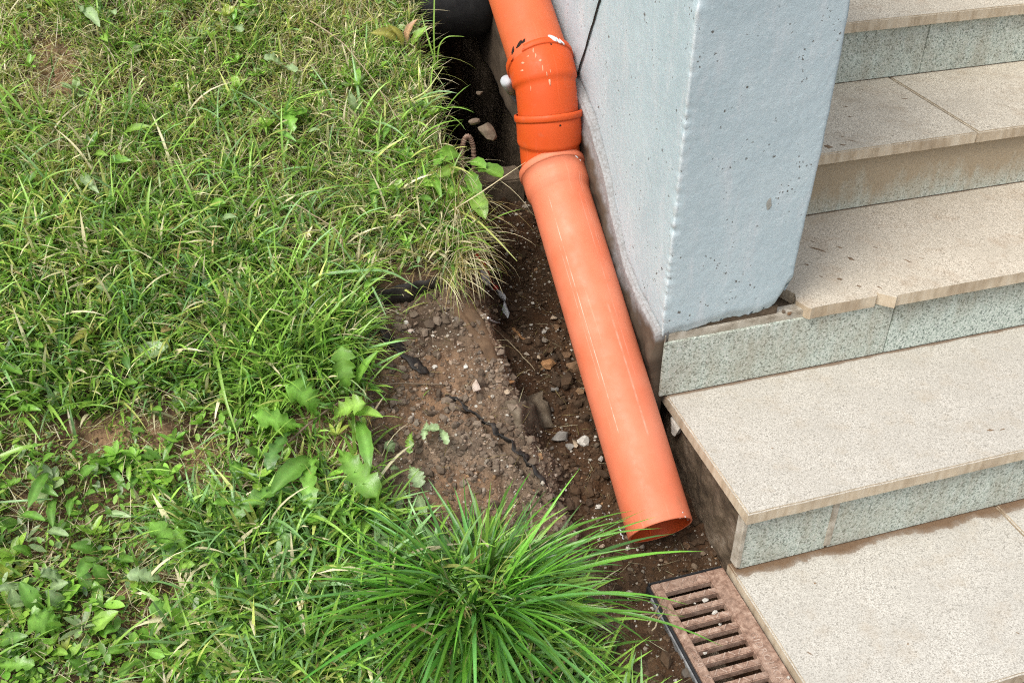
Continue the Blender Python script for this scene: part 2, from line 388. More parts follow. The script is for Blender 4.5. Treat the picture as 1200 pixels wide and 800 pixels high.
def sd_poly(x, y, pl, close):
    poly = np.array(list(pl)+close); d = np.full(x.shape, 1e9); ins = np.zeros(x.shape, bool)
    for (ax, ay), (bx, by) in zip(poly, np.roll(poly, -1, 0)):
        dx, dy = bx-ax, by-ay; t = np.clip(((x-ax)*dx+(y-ay)*dy)/(dx*dx+dy*dy+1e-12), 0, 1)
        d = np.minimum(d, np.hypot(x-ax-t*dx, y-ay-t*dy))
        c = ((ay > y) != (by > y)) & (x < (bx-ax)*(y-ay)/(by-ay+1e-15)+ax); ins ^= c
    return np.where(ins, d, -d)
def masks(x, y):
    wob = .012*fbm(x*22, y*22, 3, 5)
    m1 = sstep(-.012, .03, sd_poly(x, y, LAWN_PL, [(6, -3), (6, 9)])+wob)
    e = [EDGE_PL[0]+np.array([.0, .5])]
    m2 = sstep(-.03, .06, sd_poly(x, y, [np.array([EDGE_PL[0][0], 3.0])]+EDGE_PL, [(6, -3), (6, 9)])+wob+.035*fbm(x*13, y*13, 3, 15))
    return m1, m2
def height(x, y, fine=True):
    x = np.asarray(x, float); y = np.asarray(y, float)
    m1, m2 = masks(x, y)
    lawn = lawn_plane(x, y)+.020*fbm(x*3.1, y*3.1, 3, 1)+.008*fbm(x*14, y*14, 3, 2)
    mound = lawn-.034-.0*x+.020*fbm(x*12, y*12, 4, 8)+.012*np.abs(fbm(x*30, y*30, 3, 9))
    tr = np.maximum(-.238+.285*y, -.212)+.024*sstep(.06, -.01, y)*sstep(-.140, -.165, x)+(.006+.026*sstep(.1, .3, y))*fbm(x*11, y*11, 4, 3)+.012*np.abs(fbm(x*24, y*24, 3, 6))
    tr = np.where(y > 1.105, -.22+.03*fbm(x*9, y*9, 2, 4), tr)
    low = np.minimum(tr, mound+.5)*m2+mound*(1-m2)
    z = lawn*(1-m1)+low*m1
    z = z-.030*np.exp(-(line_d(x, y, CRACK_PL)/.0065)**2)*m1
    # channel for the drain and the void under the stairs
    ch = sstep(.0, .006, np.minimum.reduce([x+.150, -.010-x, .036-y, y+1.2])); z = z*(1-ch)+(-.40)*ch
    st = sstep(.02, .05, x)*sstep(-1.6, -1.5, y); z = np.where(y > -.34, z*(1-st)+(-.7)*st, z)
    if fine:
        a = .35+.65*m1
        z = z+a*(1-ch)*(.008*fbm(x*45, y*45, 3, 21)+.011*np.abs(fbm(x*62, y*62, 2, 31)))
    return z
BARE = [(68, 94, 32, 34, 1), (58, 60, 26, 16, .9), (30, 110, 20, 14, .6), (150, 512, 62, 32, 1), (236, 548, 50, 28, .95), (118, 590, 50, 34, .95), (190, 645, 50, 32, .95), (20, 500, 40, 24, .85), (150, 700, 120, 60, .5), (60, 600, 70, 60, .5), (385, 520, 75, 70, .78), (40, 640, 30, 24, .8), (120, 690, 30, 16, .8), (62, 250, 26, 14, .5), (470, 650, 60, 24, .8), (400, 640, 40, 20, .5), (320, 762, 60, 22, .55), (470, 790, 60, 20, .4), (160, 37, 16, 10, .6), (740, 775, 50, 50, .9), (700, 720, 50, 25, .9), (800, 770, 60, 60, 1), (790, 700, 50, 30, 1), (470, 345, 46, 16, .9), (120, 452, 40, 18, .5), (440, 120, 30, 26, .35), (390, 345, 40, 10, .5)]
def bare(px, py):
    b = np.zeros(len(px))
    for (cx, cy, rx, ry, s) in BARE: b = np.maximum(b, s*(1-sstep(.7, 1.25, np.hypot((px-cx)/rx, (py-cy)/ry))))
    return b
def axis(lo, hi, a, b, h):
    c = np.arange(a, b+h/2, h); out = [c]; s = h; p = b; hi_l = []
    while p < hi: s *= 1.3; p += s; hi_l.append(p)
    s = h; p = a; lo_l = []
    while p > lo: s *= 1.3; p -= s; lo_l.append(p)
    return np.array(lo_l[::-1]+list(c)+hi_l)
gx = axis(-60, 60, -1.62, .06, .0045); gy = axis(-60, 60, -.36, 1.75, .0045)
GX, GY = np.meshgrid(gx, gy, indexing='ij'); GZ = height(GX, GY)
GM1, GM2 = masks(GX, GY)
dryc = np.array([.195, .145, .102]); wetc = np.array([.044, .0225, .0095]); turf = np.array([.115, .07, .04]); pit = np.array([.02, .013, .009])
wet = np.clip(GM2*1.0+.35*fbm(GX*7, GY*7, 3, 41), 0, 1)[..., None]
gcol = dryc*(1-wet)+wetc*wet
_p = project(np.stack([GX.ravel(), GY.ravel(), GZ.ravel()], 1)); _b = np.where(_p[2] > .3, bare(_p[0], _p[1]), 0).reshape(GX.shape)[..., None]
tcol = turf*(1-_b)+np.array([.30, .185, .105])*_b
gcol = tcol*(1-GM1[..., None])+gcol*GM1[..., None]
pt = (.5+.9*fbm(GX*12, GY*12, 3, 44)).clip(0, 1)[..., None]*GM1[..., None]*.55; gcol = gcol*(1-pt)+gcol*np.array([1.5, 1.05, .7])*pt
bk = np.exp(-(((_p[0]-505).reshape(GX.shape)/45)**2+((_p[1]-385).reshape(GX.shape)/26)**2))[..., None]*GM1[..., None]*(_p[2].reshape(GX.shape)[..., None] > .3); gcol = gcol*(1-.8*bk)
pm = (sstep(1.08, 1.13, GY)*GM1)[..., None]; gcol = gcol*(1-pm)+pit*pm  # pit soil coloured near black to stand for its deep shade
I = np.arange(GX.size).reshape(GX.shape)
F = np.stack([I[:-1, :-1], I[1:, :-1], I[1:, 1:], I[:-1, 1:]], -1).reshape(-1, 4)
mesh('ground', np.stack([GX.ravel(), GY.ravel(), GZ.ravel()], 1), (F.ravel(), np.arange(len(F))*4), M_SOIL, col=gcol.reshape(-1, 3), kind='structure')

def ground_at(pts):
    """points of the ground seen along the sight lines of the given picture points"""
    pts = np.atleast_2d(np.asarray(pts, float)); V = np.array([ray(*p) for p in pts])
    best = np.full(len(pts), 2.2); done = np.zeros(len(pts), bool)
    for s in np.arange(1.2, 4.2, .012):
        P = CAM+V*s; hit = (~done) & (P[:, 2] < height(P[:, 0], P[:, 1])) & (P[:, 0] < .03)
        best[hit] = s-.006; done |= hit
        if done.all(): break
    return CAM+V*best[:, None]
def g1(x, y): return ground_at([(x, y)])[0]

# ------------------------------------------------------------------ stairs
RISE, GO, TH, OV = .1585, .33, .026, .0145
stairs = thing('stone_stairs', 'granite outdoor stairs with overhanging beige treads and speckled green-grey risers', 'stairs', (1.0, 0, -.45))
def jag(x0, x1, y, amp=.0008, step=.012, seed=1):
    xs = np.arange(x0, x1, step); return [(float(a), float(y+amp*fbm(a*60, seed*7.7, 3, seed))) for a in xs]+[(x1, y)]
def tread(k, xa, xb, mat, outline=None, label=None, yb=None):
    z = (k-1)*RISE; y0 = (k-1)*GO
    ol = outline or (jag(xa, xb, y0, seed=k+3)+[(xb, y0+GO+OV+.02), (xa, y0+GO+OV+.02)])
    o = from_bm('tread_slab', slab_bm(ol, z-TH, z, .0028), mat, stairs)
    o.data.materials.append(M_SAWN)
    for p in o.data.polygons: p.material_index = 1 if abs(p.normal.z) < .3 else 0
    if label: o['label'] = label
    return o
E_ = .0027
tread(0, 0, .5735, M_TREAD0); tread(0, .5775, 1.2, M_TREAD0); tread(0, 1.204, 2.0, M_TREAD0)
tread(1, 0, 1.16, M_TREAD1); tread(1, 1.163, 2.0, M_TREAD1)
brk = [(.287, .392), (.277, .37), (.2865, .340), (.292, .336)]+jag(.300, .440, .338, .0012, .01, 9)+[(.4435, .3405), (.447, .349), (.458, .337), (.476, .3215)]+jag(.484, 1.25, .3285, .0009, .012, 5)+[(1.25, .6945), (.26, .6945), (.26, .45), (.272, .43)]
tread(2, 0, 0, M_TREAD2, brk, label='tread slab with its front left corner broken and set back'); tread(2, 1.253, 2.0, M_TREAD2)
xj = float(atz(1142, 152, 2*RISE)[0])
tread(3, .27, xj-E_, M_TREAD3); tread(3, xj+E_, 1.9, M_TREAD3)
tread(4, .27, 1.3, M_TREAD4); tread(4, 1.303, 2.0, M_TREAD4)
for k in (5, 6, 7): tread(k, .27, 1.12+.1*k, M_TREAD4); tread(k, 1.123+.1*k, 2.3, M_TREAD3)
def riser(k, xa, xb, mat, z1=None):
    z0 = (k-2)*RISE; z1 = z1 if z1 is not None else z0+RISE-TH
    y = (k-1)*GO+OV
    return from_bm('riser_panel', box_bm(xa, xb, y, y+.02, z0+.0015, z1-.0005, .0012), mat, stairs)
riser(1, .012, .190, M_RISER); riser(1, .194, 1.1, M_RISER); riser(1, 1.103, 2.0, M_RISER)
riser(2, -.016, .497, M_RISER, RISE-TH-.001); riser(2, .4995, 1.3, M_RISER_B); riser(2, 1.303, 2.0, M_RISER_B)
riser(3, .2, 1.4, M_RISER_ST); riser(3, 1.402, 2.0, M_RISER_ST)
xr4 = float(aty(1083, 60, 3*GO+OV)[0])
riser(4, .2, xr4-.001, M_RISER); riser(4, xr4+.001, 2.0, M_RISER)
riser(0, .004, .8, M_CORE); riser(0, .803, 2.0, M_CORE)
for k in (5, 6, 7): riser(k, .2, 1.2, M_RISER); riser(k, 1.203, 2.2, M_RISER)
# rubble cement in the joint smear on the lowest riser
from_bm('joint_mortar', box_bm(.186, .200, .0128, .016, -.150, -.03, .001), M_EDGE, stairs)
bm = slab_bm([(.0035, .0165), (.0045, .0125), (.012, .0128), (.012, .034), (.0035, .034)], -.150, -.034, .001)
from_bm('corner_plaster', bm, M_EDGE, stairs)
# concrete core: one block per step, muddy on the open side
bm = bmesh.new()
prof = []
for k in range(0, 8):
    z = (k-1)*RISE-TH-.002
    prof += [(k-1, z)]
ys = [-.30]; pts = [(-.31, -.75), (-.31, -RISE-TH-.002)]
for k in range(1, 8):
    yy = (k-1)*GO+OV+.0205; pts += [(yy, (k-2)*RISE-TH-.002), (yy, (k-1)*RISE-TH-.002)]
pts += [(2.45, 6*RISE-TH-.002), (2.45, -.75)]
n = 40; vs = []
for y, z in pts: vs.append(bm.verts.new((.020, y, z)))
f = bm.faces.new(vs); r = bmesh.ops.extrude_face_region(bm, geom=[f])
for v in [g for g in r['geom'] if isinstance(g, bmesh.types.BMVert)]: v.co.x = 1.99
from_bm('stair_core', bm, M_CORE, stairs)
# muddy side skin of the core, uneven cast concrete with a drip of plaster at the corner
def side_fn(U, W):
    top = np.floor((U-OV-.02)/GO)*RISE-TH-.004+0*U
    top = np.where(U < OV+.0205, -RISE-TH-.004, top)
    Z = -.42+W*(top+.42); X = .0165-.010*np.abs(fbm(U*18, Z*18, 4, 3))-.008*(1-W)
    return X, U, Z
segs = [(-.29, OV+.002), (OV+.002, GO+OV+.002)]
for i, (a, b) in enumerate(segs):
    u = np.linspace(a+.001, b-.001, 70); w = np.linspace(0, 1, 60)
    def fn(U, W, k=i):
        top = (-RISE if k == 0 else 0)-TH-.001
        Z = -.40+W*(top+.40); X = .017-.012*np.abs(fbm(U*16+3, Z*16, 4, 3))-.006*(1-W)
        return X, U, Z
    V, F = wall_sheet('s', 0, u, w, fn, None, None)
    V = np.vstack([V]); mesh('side_render', V, [tuple(map(int, q)) for q in F], M_CORE, stairs)
fv, ff = [], []
for q, (px, py, z, w, h, a) in enumerate([(958, 292, 1, 13, 3, .6), (984, 290, 1, 6, 2, .5), (997, 303, 1, 7, 3, .8), (1026, 290, 1, 5, 1.5, .6), (1064, 306, 1, 8, 1.6, .8), (1080, 303, 1, 4, 1.2, .6), (984, 327, 1, 6, 3, .2), (1006, 335, 1, 6, 2.4, .7), (1031, 337, 1, 7, 2, .9), (962, 324, 1, 5, 1.5, .7), (945, 310, 1, 5, 2, .5), (952, 283, 1, 4, 1.5, .5),
   (971, 172, 2, 8, 6, .4), (988, 170, 2, 7, 3, .4), (986, 160, 2, 5, 1.5, .5), (998, 165, 2, 6, 1.2, .6), (1060, 116, 2, 9, 1.2, 0), (990, 125, 2, 6, 1.2, .2), (996, 137, 2, 5, 1.4, .5), (1160, 504, 0, 8, 2.4, 0), (1175, 503, 0, 6, 1.2, -.4), (1196, 795, -1, 4, 1, .3), (949, 765, -1, 5, 1.2, .7), (1192, 741, -1, 4, 1.2, .6), (1064, 754, -1, 2, 1.5, 0), (955, 683, -1, 3, 2, 0), (905, 525, 0, 2, 1, 0)]):
    zz = z*RISE; c = atz(px, py, zz); sc = (c-CAM)@FWD/FPX; n = 9; o_ = len(fv); rr = random.Random(q)
    for j in range(n):
        t = 6.283*j/n; x, y = math.cos(t)*w*sc*rr.uniform(.35, .9), math.sin(t)*h*sc*rr.uniform(.3, 1.0); ca, sa = math.cos(-a-.3), math.sin(-a-.3)
        fv.append((c[0]+x*ca-y*sa, c[1]+x*sa+y*ca, zz+.0002))
    fv.append((c[0], c[1], zz+.0012)); ff += [(o_+j, o_+(j+1) % n, o_+n) for j in range(n)]
mesh('mud_flecks', fv, ff, M_MUD, stairs, kind='stuff')
# mortar bed left on top of the second riser panel, in front of the pillar
zt = RISE-TH
bm = slab_bm([(-.016, .3455), (-.012, .3495)]+[(float(x), float(.3485+.003*fbm(x*50, 2, 3, 4))) for x in np.linspace(.0, .28, 24)][:0]+[(.284, .3495), (.284, .375), (-.012, .375)], zt-.001, zt+.016, .004)
from_bm('mortar_bed', bm, M_EDGE, stairs)

# ------------------------------------------------------------------ painted pillar and wall
pillar = thing('concrete_pillar', 'thick concrete pillar painted grey-blue beside the stairs, with pitted faces and chipped foot', 'pillar', (.11, .35, .14))
PX0, PX1, PY0, PTOP = -.026, .249, .3445, 1.75
LIPY, LIPZ = [.334, .445, .525, .598, .639, .722, 2.8], [.148, .173, .205, .283, .336, .415, 1.37]
def lip(y): return np.interp(y, LIPY, LIPZ)
def foot(x):           # ragged lower edge of the front face
    r = .150+.020*np.clip((x-PX0)/.235, 0, 1)+.006*fbm(x*60, 1.7, 3, 2)
    return r-.004+.055*sstep(.206, .246, x)**1.9
def xr(z): return PX1+.002-.0095*sstep(.55, .22, z)+.0015*fbm(z*30, 4, 3, 6)
rad = .006
us = np.concatenate([np.linspace(0, 1, 62)]); ws = np.concatenate([np.linspace(0, .62, 190), np.linspace(.63, 1, 12)])
# outline in plan walks: right side back -> front right corner -> front -> left corner -> left side back to y=2.4
def plan(s):
    """perimeter parameter (m): starts on the right face at y=PY0+.9, runs to the front, then along the left face"""
    return s
right = [(1, float(t)) for t in np.concatenate([np.linspace(.95, .15, 14), np.linspace(.13, .01, 16)])]
front = [(2, float(t)) for t in np.linspace(0, 1, 66)]
left = [(3, float(t)) for t in np.concatenate([np.linspace(.0024, .62, 150), np.linspace(.64, 2.4, 26)])]
per = right+front+left; V = np.zeros((len(per), len(ws), 3))
for i, (k, t) in enumerate(per):
    if k == 1:
        zf = float(foot(np.array(PX1-.004)))-.02; zz = zf+(PTOP-zf)*ws; x = xr(zz); y = np.full_like(zz, PY0+t); nx, ny = 1, 0
        e = 0
    elif k == 2:
        zf = float(foot(np.array(PX1+(PX0-PX1)*t))); zz = zf+(PTOP-zf)*ws
        xa = xr(zz); x = xa+(PX0-xa)*t; y = np.full_like(zz, PY0); nx, ny = 0, -1
        ed = t*.27; y = y+(.0016*(1-min(1, ed/.003))**2)
    else:
        yy = PY0+t
        zf = float(lip(yy))+.006*float(fbm(np.array(t*40), np.array(.5), 3, 12)); zz = zf+(PTOP-zf)*ws; x = np.full_like(zz, PX0); y = np.full_like(zz, yy); nx, ny = -1, 0
    if (k == 2 and (1-t)*.27 < .0045) or (k == 3 and t < .0045): nx = ny = -.7
    q = (x+1.7*y)
    d = .0003*fbm(q*7, zz*7, 3, 51)+.0003*fbm(q*60, zz*60, 3, 52)+.0005*fbm(q*170, zz*170, 2, 53)
    if k == 3 or k == 2:
        edge = (t if k == 3 else (1-t)*.27)
        d = d-np.clip(.012*(np.abs(fbm(zz*55, zz*0+3, 4, 55))-.20), 0, .005)*math.exp(-(edge/.009)**2)
    # plaster thins out close to the foot
    d = d-.006*np.exp(-((zz-zz[0])/.012)**2)*(1+.8*fbm(q*50, zz*50, 3, 57))
    V[i, :, 0] = x+nx*d; V[i, :, 1] = y+ny*d; V[i, :, 2] = zz
nP, nW = len(per), len(ws); I = np.arange(nP*nW).reshape(nP, nW)
F = [tuple(map(int, q)) for q in np.stack([I[:-1, :-1], I[1:, :-1], I[1:, 1:], I[:-1, 1:]], -1).reshape(-1, 4)]
VV = V.reshape(-1, 3)
F.append(tuple(int(i) for i in I[:, -1])); F.append(tuple(int(i) for i in I[::-1, 0]))
mesh('painted_shaft', VV, F, M_PAINT, pillar)
# bare rubble showing under the broken foot of the shaft
def lump(c, r, seed=0, sub=2, flat=1.0, jit=.28):
    bm = bmesh.new(); bmesh.ops.create_icosphere(bm, subdivisions=sub, radius=1); rr = random.Random(seed)
    ph = [rr.uniform(0, 6.28) for _ in range(6)]; cut = [(Vector((rr.gauss(0, 1), rr.gauss(0, 1), rr.gauss(0, 1))).normalized(), rr.uniform(.42, .72)) for _ in range(12)]
    for v in bm.verts:
        p = v.co.copy()
        for nrm, dd in cut:
            t = p.dot(nrm)-dd
            if t > 0: p -= nrm*t
        p *= 1+jit*.3*(math.sin(5*p.x+ph[0])+math.sin(5*p.y+ph[1])+math.sin(5*p.z+ph[2]))/3
        v.co = Vector((c[0]+p.x*r[0], c[1]+p.y*r[1], c[2]+p.z*r[2]*flat))
    return bm
c = aty(902, 240, .3436)
from_bm('bare_patch', lump(c, (.0075, .0012, .014), 91, 2, 1, .5), mat_simple('bare_concrete', [(.3, (.27, .27, .24)), (.7, (.38, .38, .35))], 90, .9), pillar)
bm = slab_bm([(-.018, .3535), (.225, .3535), (.240, .41), (.24, .7), (-.018, .7)], .10, .172, .004)
from_bm('foot_mortar', bm, M_CORE, pillar)
# footing block under the left side of the pillar: grimy plaster plinth, its foot sloping with the stairs
def plinth_fn(U, W):
    top = lip(U)+.007
    bot = np.where(U < .95, -.45, -.08+.26*(U-1.03)+.265+.012*fbm(U*24, U*0+2, 3, 9))
    bot = np.where(U < .95, -.45, bot)
    Z = bot+W*(top-bot)
    dz = top-Z
    X = -.0345-.010*sstep(.5, .9, U)-.003*fbm(U*14, Z*14, 4, 13)-.010*sstep(.03, .07, dz)*(.6+.8*fbm(U*20, Z*20, 3, 14))+.005*sstep(.008, .0, dz)
    return X, U, Z
u = np.concatenate([np.linspace(.349, .949, 200), np.linspace(.952, 2.4, 120)]); w = 1-(1-np.linspace(0, 1, 110))**2
V, F = wall_sheet('p', 0, u, w, plinth_fn, None, None)
nu, nw = len(u), len(w); V2 = V.copy(); V2[:, 0] = -.008
I = np.arange(nu*nw).reshape(nu, nw); J = I+nu*nw
Fs = [tuple(map(int, q)) for q in F]+[tuple(map(int, q[::-1])) for q in F+nu*nw]
for i in range(nu-1):
    Fs.append((int(I[i, -1]), int(I[i+1, -1]), int(J[i+1, -1]), int(J[i, -1]))); Fs.append((int(I[i+1, 0]), int(I[i, 0]), int(J[i, 0]), int(J[i+1, 0])))
for j in range(nw-1):
    Fs.append((int(I[0, j]), int(I[0, j+1]), int(J[0, j+1]), int(J[0, j]))); Fs.append((int(I[-1, j+1]), int(I[-1, j]), int(J[-1, j]), int(J[-1, j+1])))
dz = (lip(V[:, 1])+.007-V[:, 2]); nz = fbm(V[:, 1]*16, V[:, 2]*16, 4, 71)+.6*fbm(V[:, 1]*60, V[:, 2]*60, 3, 72)
f = sstep(.018, .060, dz+.030*nz-.010*sstep(.6, .8, V[:, 1])+.02*sstep(.55, .40, V[:, 1]))[:, None]; f = np.maximum(f, sstep(.93, 1.0, V[:, 1])[:, None]*sstep(.04, .08, dz+.02*nz)[:, None])
pc = np.array([.385, .40, .405])*(1+.22*nz[:, None])*(1-f)+np.array([.085, .064, .045])*(1+.6*nz[:, None]).clip(.3)*f
mesh('plinth_render', np.vstack([V, V2]), Fs, M_PLINTH, pillar, col=np.vstack([pc, pc]).clip(.01, .9))
from_bm('light_block', box_bm(.03, .24, 1.08, 2.5, -.7, .45, 0), M_CORE, pillar)  # unseen block added under the wall to stop light leaking through
# wall panel behind the pillar: laid against it, with a slanting open joint and a dark gap
wall = thing('painted_wall', 'grey painted wall panel behind the orange pipe, with a slanting open joint against the pillar', 'wall', (-.03, 1.4, .5))
jy = lambda z: .738+(.67-z)*.534
zz = np.linspace(.40, 1.75, 150); tt = np.concatenate([np.linspace(0, .06, 24), np.linspace(.07, 1.5, 60)])
T_, Z_ = np.meshgrid(tt, zz, indexing='ij')
Yw = jy(np.minimum(Z_, 1.2))+T_+.0025*fbm(Z_*40, T_*0, 3, 3)*np.exp(-T_/.01); Zb = Z_
botw = lip(Yw)+.003; Zb = np.maximum(Z_, botw)
Xw = PX0-.0062+.002*np.exp(-(T_/.003))-.0022*fbm(Yw*9, Zb*9, 4, 61)-.0008*fbm(Yw*60, Zb*60, 3, 62)
V = np.stack([Xw.ravel(), Yw.ravel(), Zb.ravel()], 1); nu, nw = len(tt), len(zz)
I = np.arange(nu*nw).reshape(nu, nw); F = np.stack([I[:-1, :-1], I[1:, :-1], I[1:, 1:], I[:-1, 1:]], -1).reshape(-1, 4)
V2 = V.copy(); V2[:, 0] = PX0-.004; J = I+nu*nw
Fs = [tuple(map(int, q)) for q in F]
for j in range(nw-1): Fs.append((int(I[0, j+1]), int(I[0, j]), int(J[0, j]), int(J[0, j+1])))
mesh('wall_panel', np.vstack([V, V2]), Fs, M_PAINT, wall)
# dark strip standing in for the shade inside the slanting open joint
zs = np.linspace(.435, 1.2, 30)
Vt, Ft, _ = tube([(PX0-.003, float(jy(z))-.001, float(z)) for z in zs], [.0013]*len(zs), 8)
mesh('joint_gap_strip', Vt, Ft, M_MEMB, wall)

# ------------------------------------------------------------------ timber across the trench
b0 = np.array([-.30, 1.075]); 
from_bm('cross_beam', box_bm(-.335, -.056, 1.085, 1.165, -.15, .132, .004), M_BEAM, None, label='weathered beam lying across the trench behind the orange pipe', cat='beam')

# ------------------------------------------------------------------ orange drain pipe
XP = -.105
ax = lambda x, y: atx(x, y, XP)
Mo, R3, R2, R1, U0 = ax(774, 621), ax(647.5, 199), ax(642.5, 135), ax(632.5, 73), ax(606, -8)
pipe = thing('drain_pipe', 'orange plastic drainpipe with two elbows running down beside the pillar to an open end', 'pipe', (XP, Mo[1], Mo[2]-.0625))
R = .0625
dl = (Mo-R3)/np.linalg.norm(Mo-R3); dm = (R3-R2)/np.linalg.norm(R3-R2); du = (R1-U0)/np.linalg.norm(R1-U0)
def with_uv(o, UV):
    me = o.data; uv = me.uv_layers.new(name='pipe_uv')
    idx = np.zeros(len(me.loops), np.int32); me.loops.foreach_get('vertex_index', idx)
    a = np.array(UV)[idx]
    for p in me.polygons:                                    # keep the seam whole
        ls = list(p.loop_indices)
        if a[ls, 0].max()-a[ls, 0].min() > .5:
            for l in ls:
                if a[l, 0] < .5: a[l, 0] += 1
    uv.data.foreach_set('uv', a.ravel())
def pipe_part(name, path, radii, mat, n=56, inner=True, skip=None, label=None):
    V, F, UV = tube(path, radii, n, cap=False)
    m = len(path)
    if inner:
        rin = [r-.0036 for r in radii]; V2, F2, UV2 = tube(path, rin, n, cap=False); k = len(V)
        V += V2; UV += UV2; F += [tuple(i+k for i in q[::-1]) for q in F2]
        NIN = len(F)
        for j in range(n):
            j2 = (j+1) % n
            F.append((j2, j, k+j, k+j2)); a = (m-1)*n; F.append((a+j, a+j2, k+a+j2, k+a+j))
    if skip: F = [f for f in F if not skip(V, f)]
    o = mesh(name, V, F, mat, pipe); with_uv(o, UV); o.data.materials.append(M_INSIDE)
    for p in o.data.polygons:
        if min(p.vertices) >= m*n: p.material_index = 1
    if label: o['label'] = label
    # crisp lips
    return o
def line(a, d, ts): return [a+d*t for t in ts]
def bez(a, da, b, db, n):
    L = np.linalg.norm(b-a)*.36; out = []
    for t in np.linspace(0, 1, n):
        p0, p1, p2, p3 = a, a+da*L, b-db*L, b
        out.append((1-t)**3*p0+3*(1-t)**2*t*p1+3*(1-t)*t*t*p2+t**3*p3)
    return out
# straight lower pipe with its socket
Lp = np.linalg.norm(Mo-R3); mm = .001
ts = [-.007, -.0065, .0, .006, .0075, .0076, .03, .046, .048, .062, .064]+list(np.linspace(.08, Lp-.004, 30))+[Lp-.001, Lp]
rs = [.0695, .0712, .0716, .0712, .0700, .0682, .0682, .0680, .0678, .0632, .0626]+[.0625]*30+[.0624, .0618]
LOWER_PIPE = pipe_part('lower_pipe', line(R3, dl, ts), rs, M_PIPE, 64, label='faded straight lower pipe, scuffed and open at the end')
tdn = np.cross(dl, np.array([1.0, 0, 0])); tdn /= np.linalg.norm(tdn); tdn = -tdn if tdn[2] > 0 else tdn
_b = base_of(pipe)
for v in LOWER_PIPE.data.vertices:                  # the end was sawn a little askew
    q = np.array(v.co)+_b-Mo
    if q@dl > -.0045: v.co = Vector(np.array(v.co)+dl*((q@tdn)*.11))
# elbow between ring 2 and ring 3
def elbow(A, dA, B, dB, sock, name, skip=None):
    path = line(A, dA, [-.006, -.0055, 0, .006, .0075, .0076]); rad_ = [.0690, .0708, .0712, .0708, .0698, .0676]
    a2 = A+dA*.010; b2 = B-dB*.004
    c = bez(a2, dA, b2, dB, 26); path += c
    for t in np.linspace(0, 1, 26):
        rad_.append(.0676 if t < sock else .0676-.0050*min(1, (t-sock)/.07))
    path += line(B, dB, [.0, .02]); rad_ += [.0625, .0625]
    return pipe_part(name, path, rad_, M_ELBOW, 64, skip=skip)
MID_ELBOW = elbow(R2, dm, R3, dl*.75+dm*.25, .42, 'elbow')
cR = ax(609, 50)
def broken(V, f):                       # the piece missing from the upper lip
    c = np.mean([np.asarray(V[i]) for i in f], 0); px, py, _ = project(c); t = (c-R1)@du
    rr = np.linalg.norm(c-R1-du*t)
    return t < .0078 and rr > .0655 and 599 < px < 613 and py < 72 and (c-R1)@np.array([0, -1, .4]) > -.02 and rr > .066
UPPER_ELBOW = elbow(R1, du, R2, dm, .36, 'elbow', broken)
UPPER_PIPE = pipe_part('upper_pipe', line(U0, du, list(np.linspace(-.9, 0, 12))+list(np.linspace(.05, np.linalg.norm(R1-U0)+.02, 14))), [R]*26, M_PIPE_UP, 64)
# small fittings: two dark screws, white sealant, dried drips, all lying on the surface
from mathutils.bvhtree import BVHTree
def hit_part(o, px, py):
    base = Vector(base_of(o)); bv = BVHTree.FromPolygons([v.co+base for v in o.data.vertices], [tuple(p.vertices) for p in o.data.polygons])
    d = Vector(ray(px, py)).normalized(); P, nr, _, _ = bv.ray_cast(Vector(CAM), d)
    if P is None: return None, None
    if nr.dot(d) > 0: nr = -nr
    return np.array(P), np.array(nr)
def daub(name, part, px, py, wid, h, mat, seed=0, along=None):
    P, nr = hit_part(part, px, py)
    if P is None: return
    t1 = (dm if along is None else along); t1 = t1-nr*(t1@nr); t1 /= np.linalg.norm(t1); t2 = np.cross(nr, t1); b = lump((0, 0, 0), (1, 1, 1), seed, 2, 1, .5)
    for v in b.verts: v.co = Vector(P+t2*v.co.x*wid[0]+t1*v.co.y*wid[1]+nr*v.co.z*h)
    return from_bm(name, b, mat, part, True)
M_DRIP = mat_simple('dried_drip', [(.3, (.62, .24, .11)), (.7, (.76, .42, .28))], 60, .6, .1, .001)
dn = np.array([.55, -.5, -.35])
for q, (px, py, wd) in enumerate([(641, 37, (.006, .009)), (647, 42, (.006, .010)), (654, 46, (.004, .009)), (658, 47, (.003, .006))]): daub('sealant', UPPER_ELBOW, px, py+(2 if py > 40 else 4), (wd[0]*1.15, wd[1]*1.6), .003, M_WHITE, q+3, dn)
for q, (px, py, wd) in enumerate([(676, 184, (.003, .007)), (680, 188, (.002, .004))]): daub('sealant', LOWER_PIPE, px, py, wd, .0016, M_WHITE, 8+q, np.array([.8, -.2, -.3]))
for q, (px, py, wd) in enumerate([(625, 60, (.0015, .005)), (628, 65, (.0016, .004)), (633, 71, (.0035, .002)), (636, 80, (.002, .006)), (641, 87, (.0014, .003)), (644, 95, (.0034, .006)), (613, 74, (.004, .002)), (612, 83, (.005, .0014)), (619, 66, (.0035, .0013)), (622, 104, (.0012, .004)), (645, 84, (.001, .003))]):
    daub('paint_drip', UPPER_ELBOW, px, py, (wd[0]*1.1, wd[1]*1.9), .0009, M_DRIP, q+20)
for q, (px, py, wd) in enumerate([(601, 60, (.0085, .0035)), (608, 53, (.008, .0038)), (614, 48, (.007, .0022))]): daub('split', UPPER_PIPE, px, py, (wd[1]*1.7, wd[0]*1.35), .0014, M_DARK, 40+q, np.array([-.8, -.35, -.45]))  # dark slivers painting the unlit gap behind the broken lip
daub('screw_hole', UPPER_ELBOW, 645.5, 52, (.0032, .0032), .0012, M_DARK, 2)
daub('screw_hole', MID_ELBOW, 656.5, 147, (.0032, .0032), .0012, M_DARK, 4)
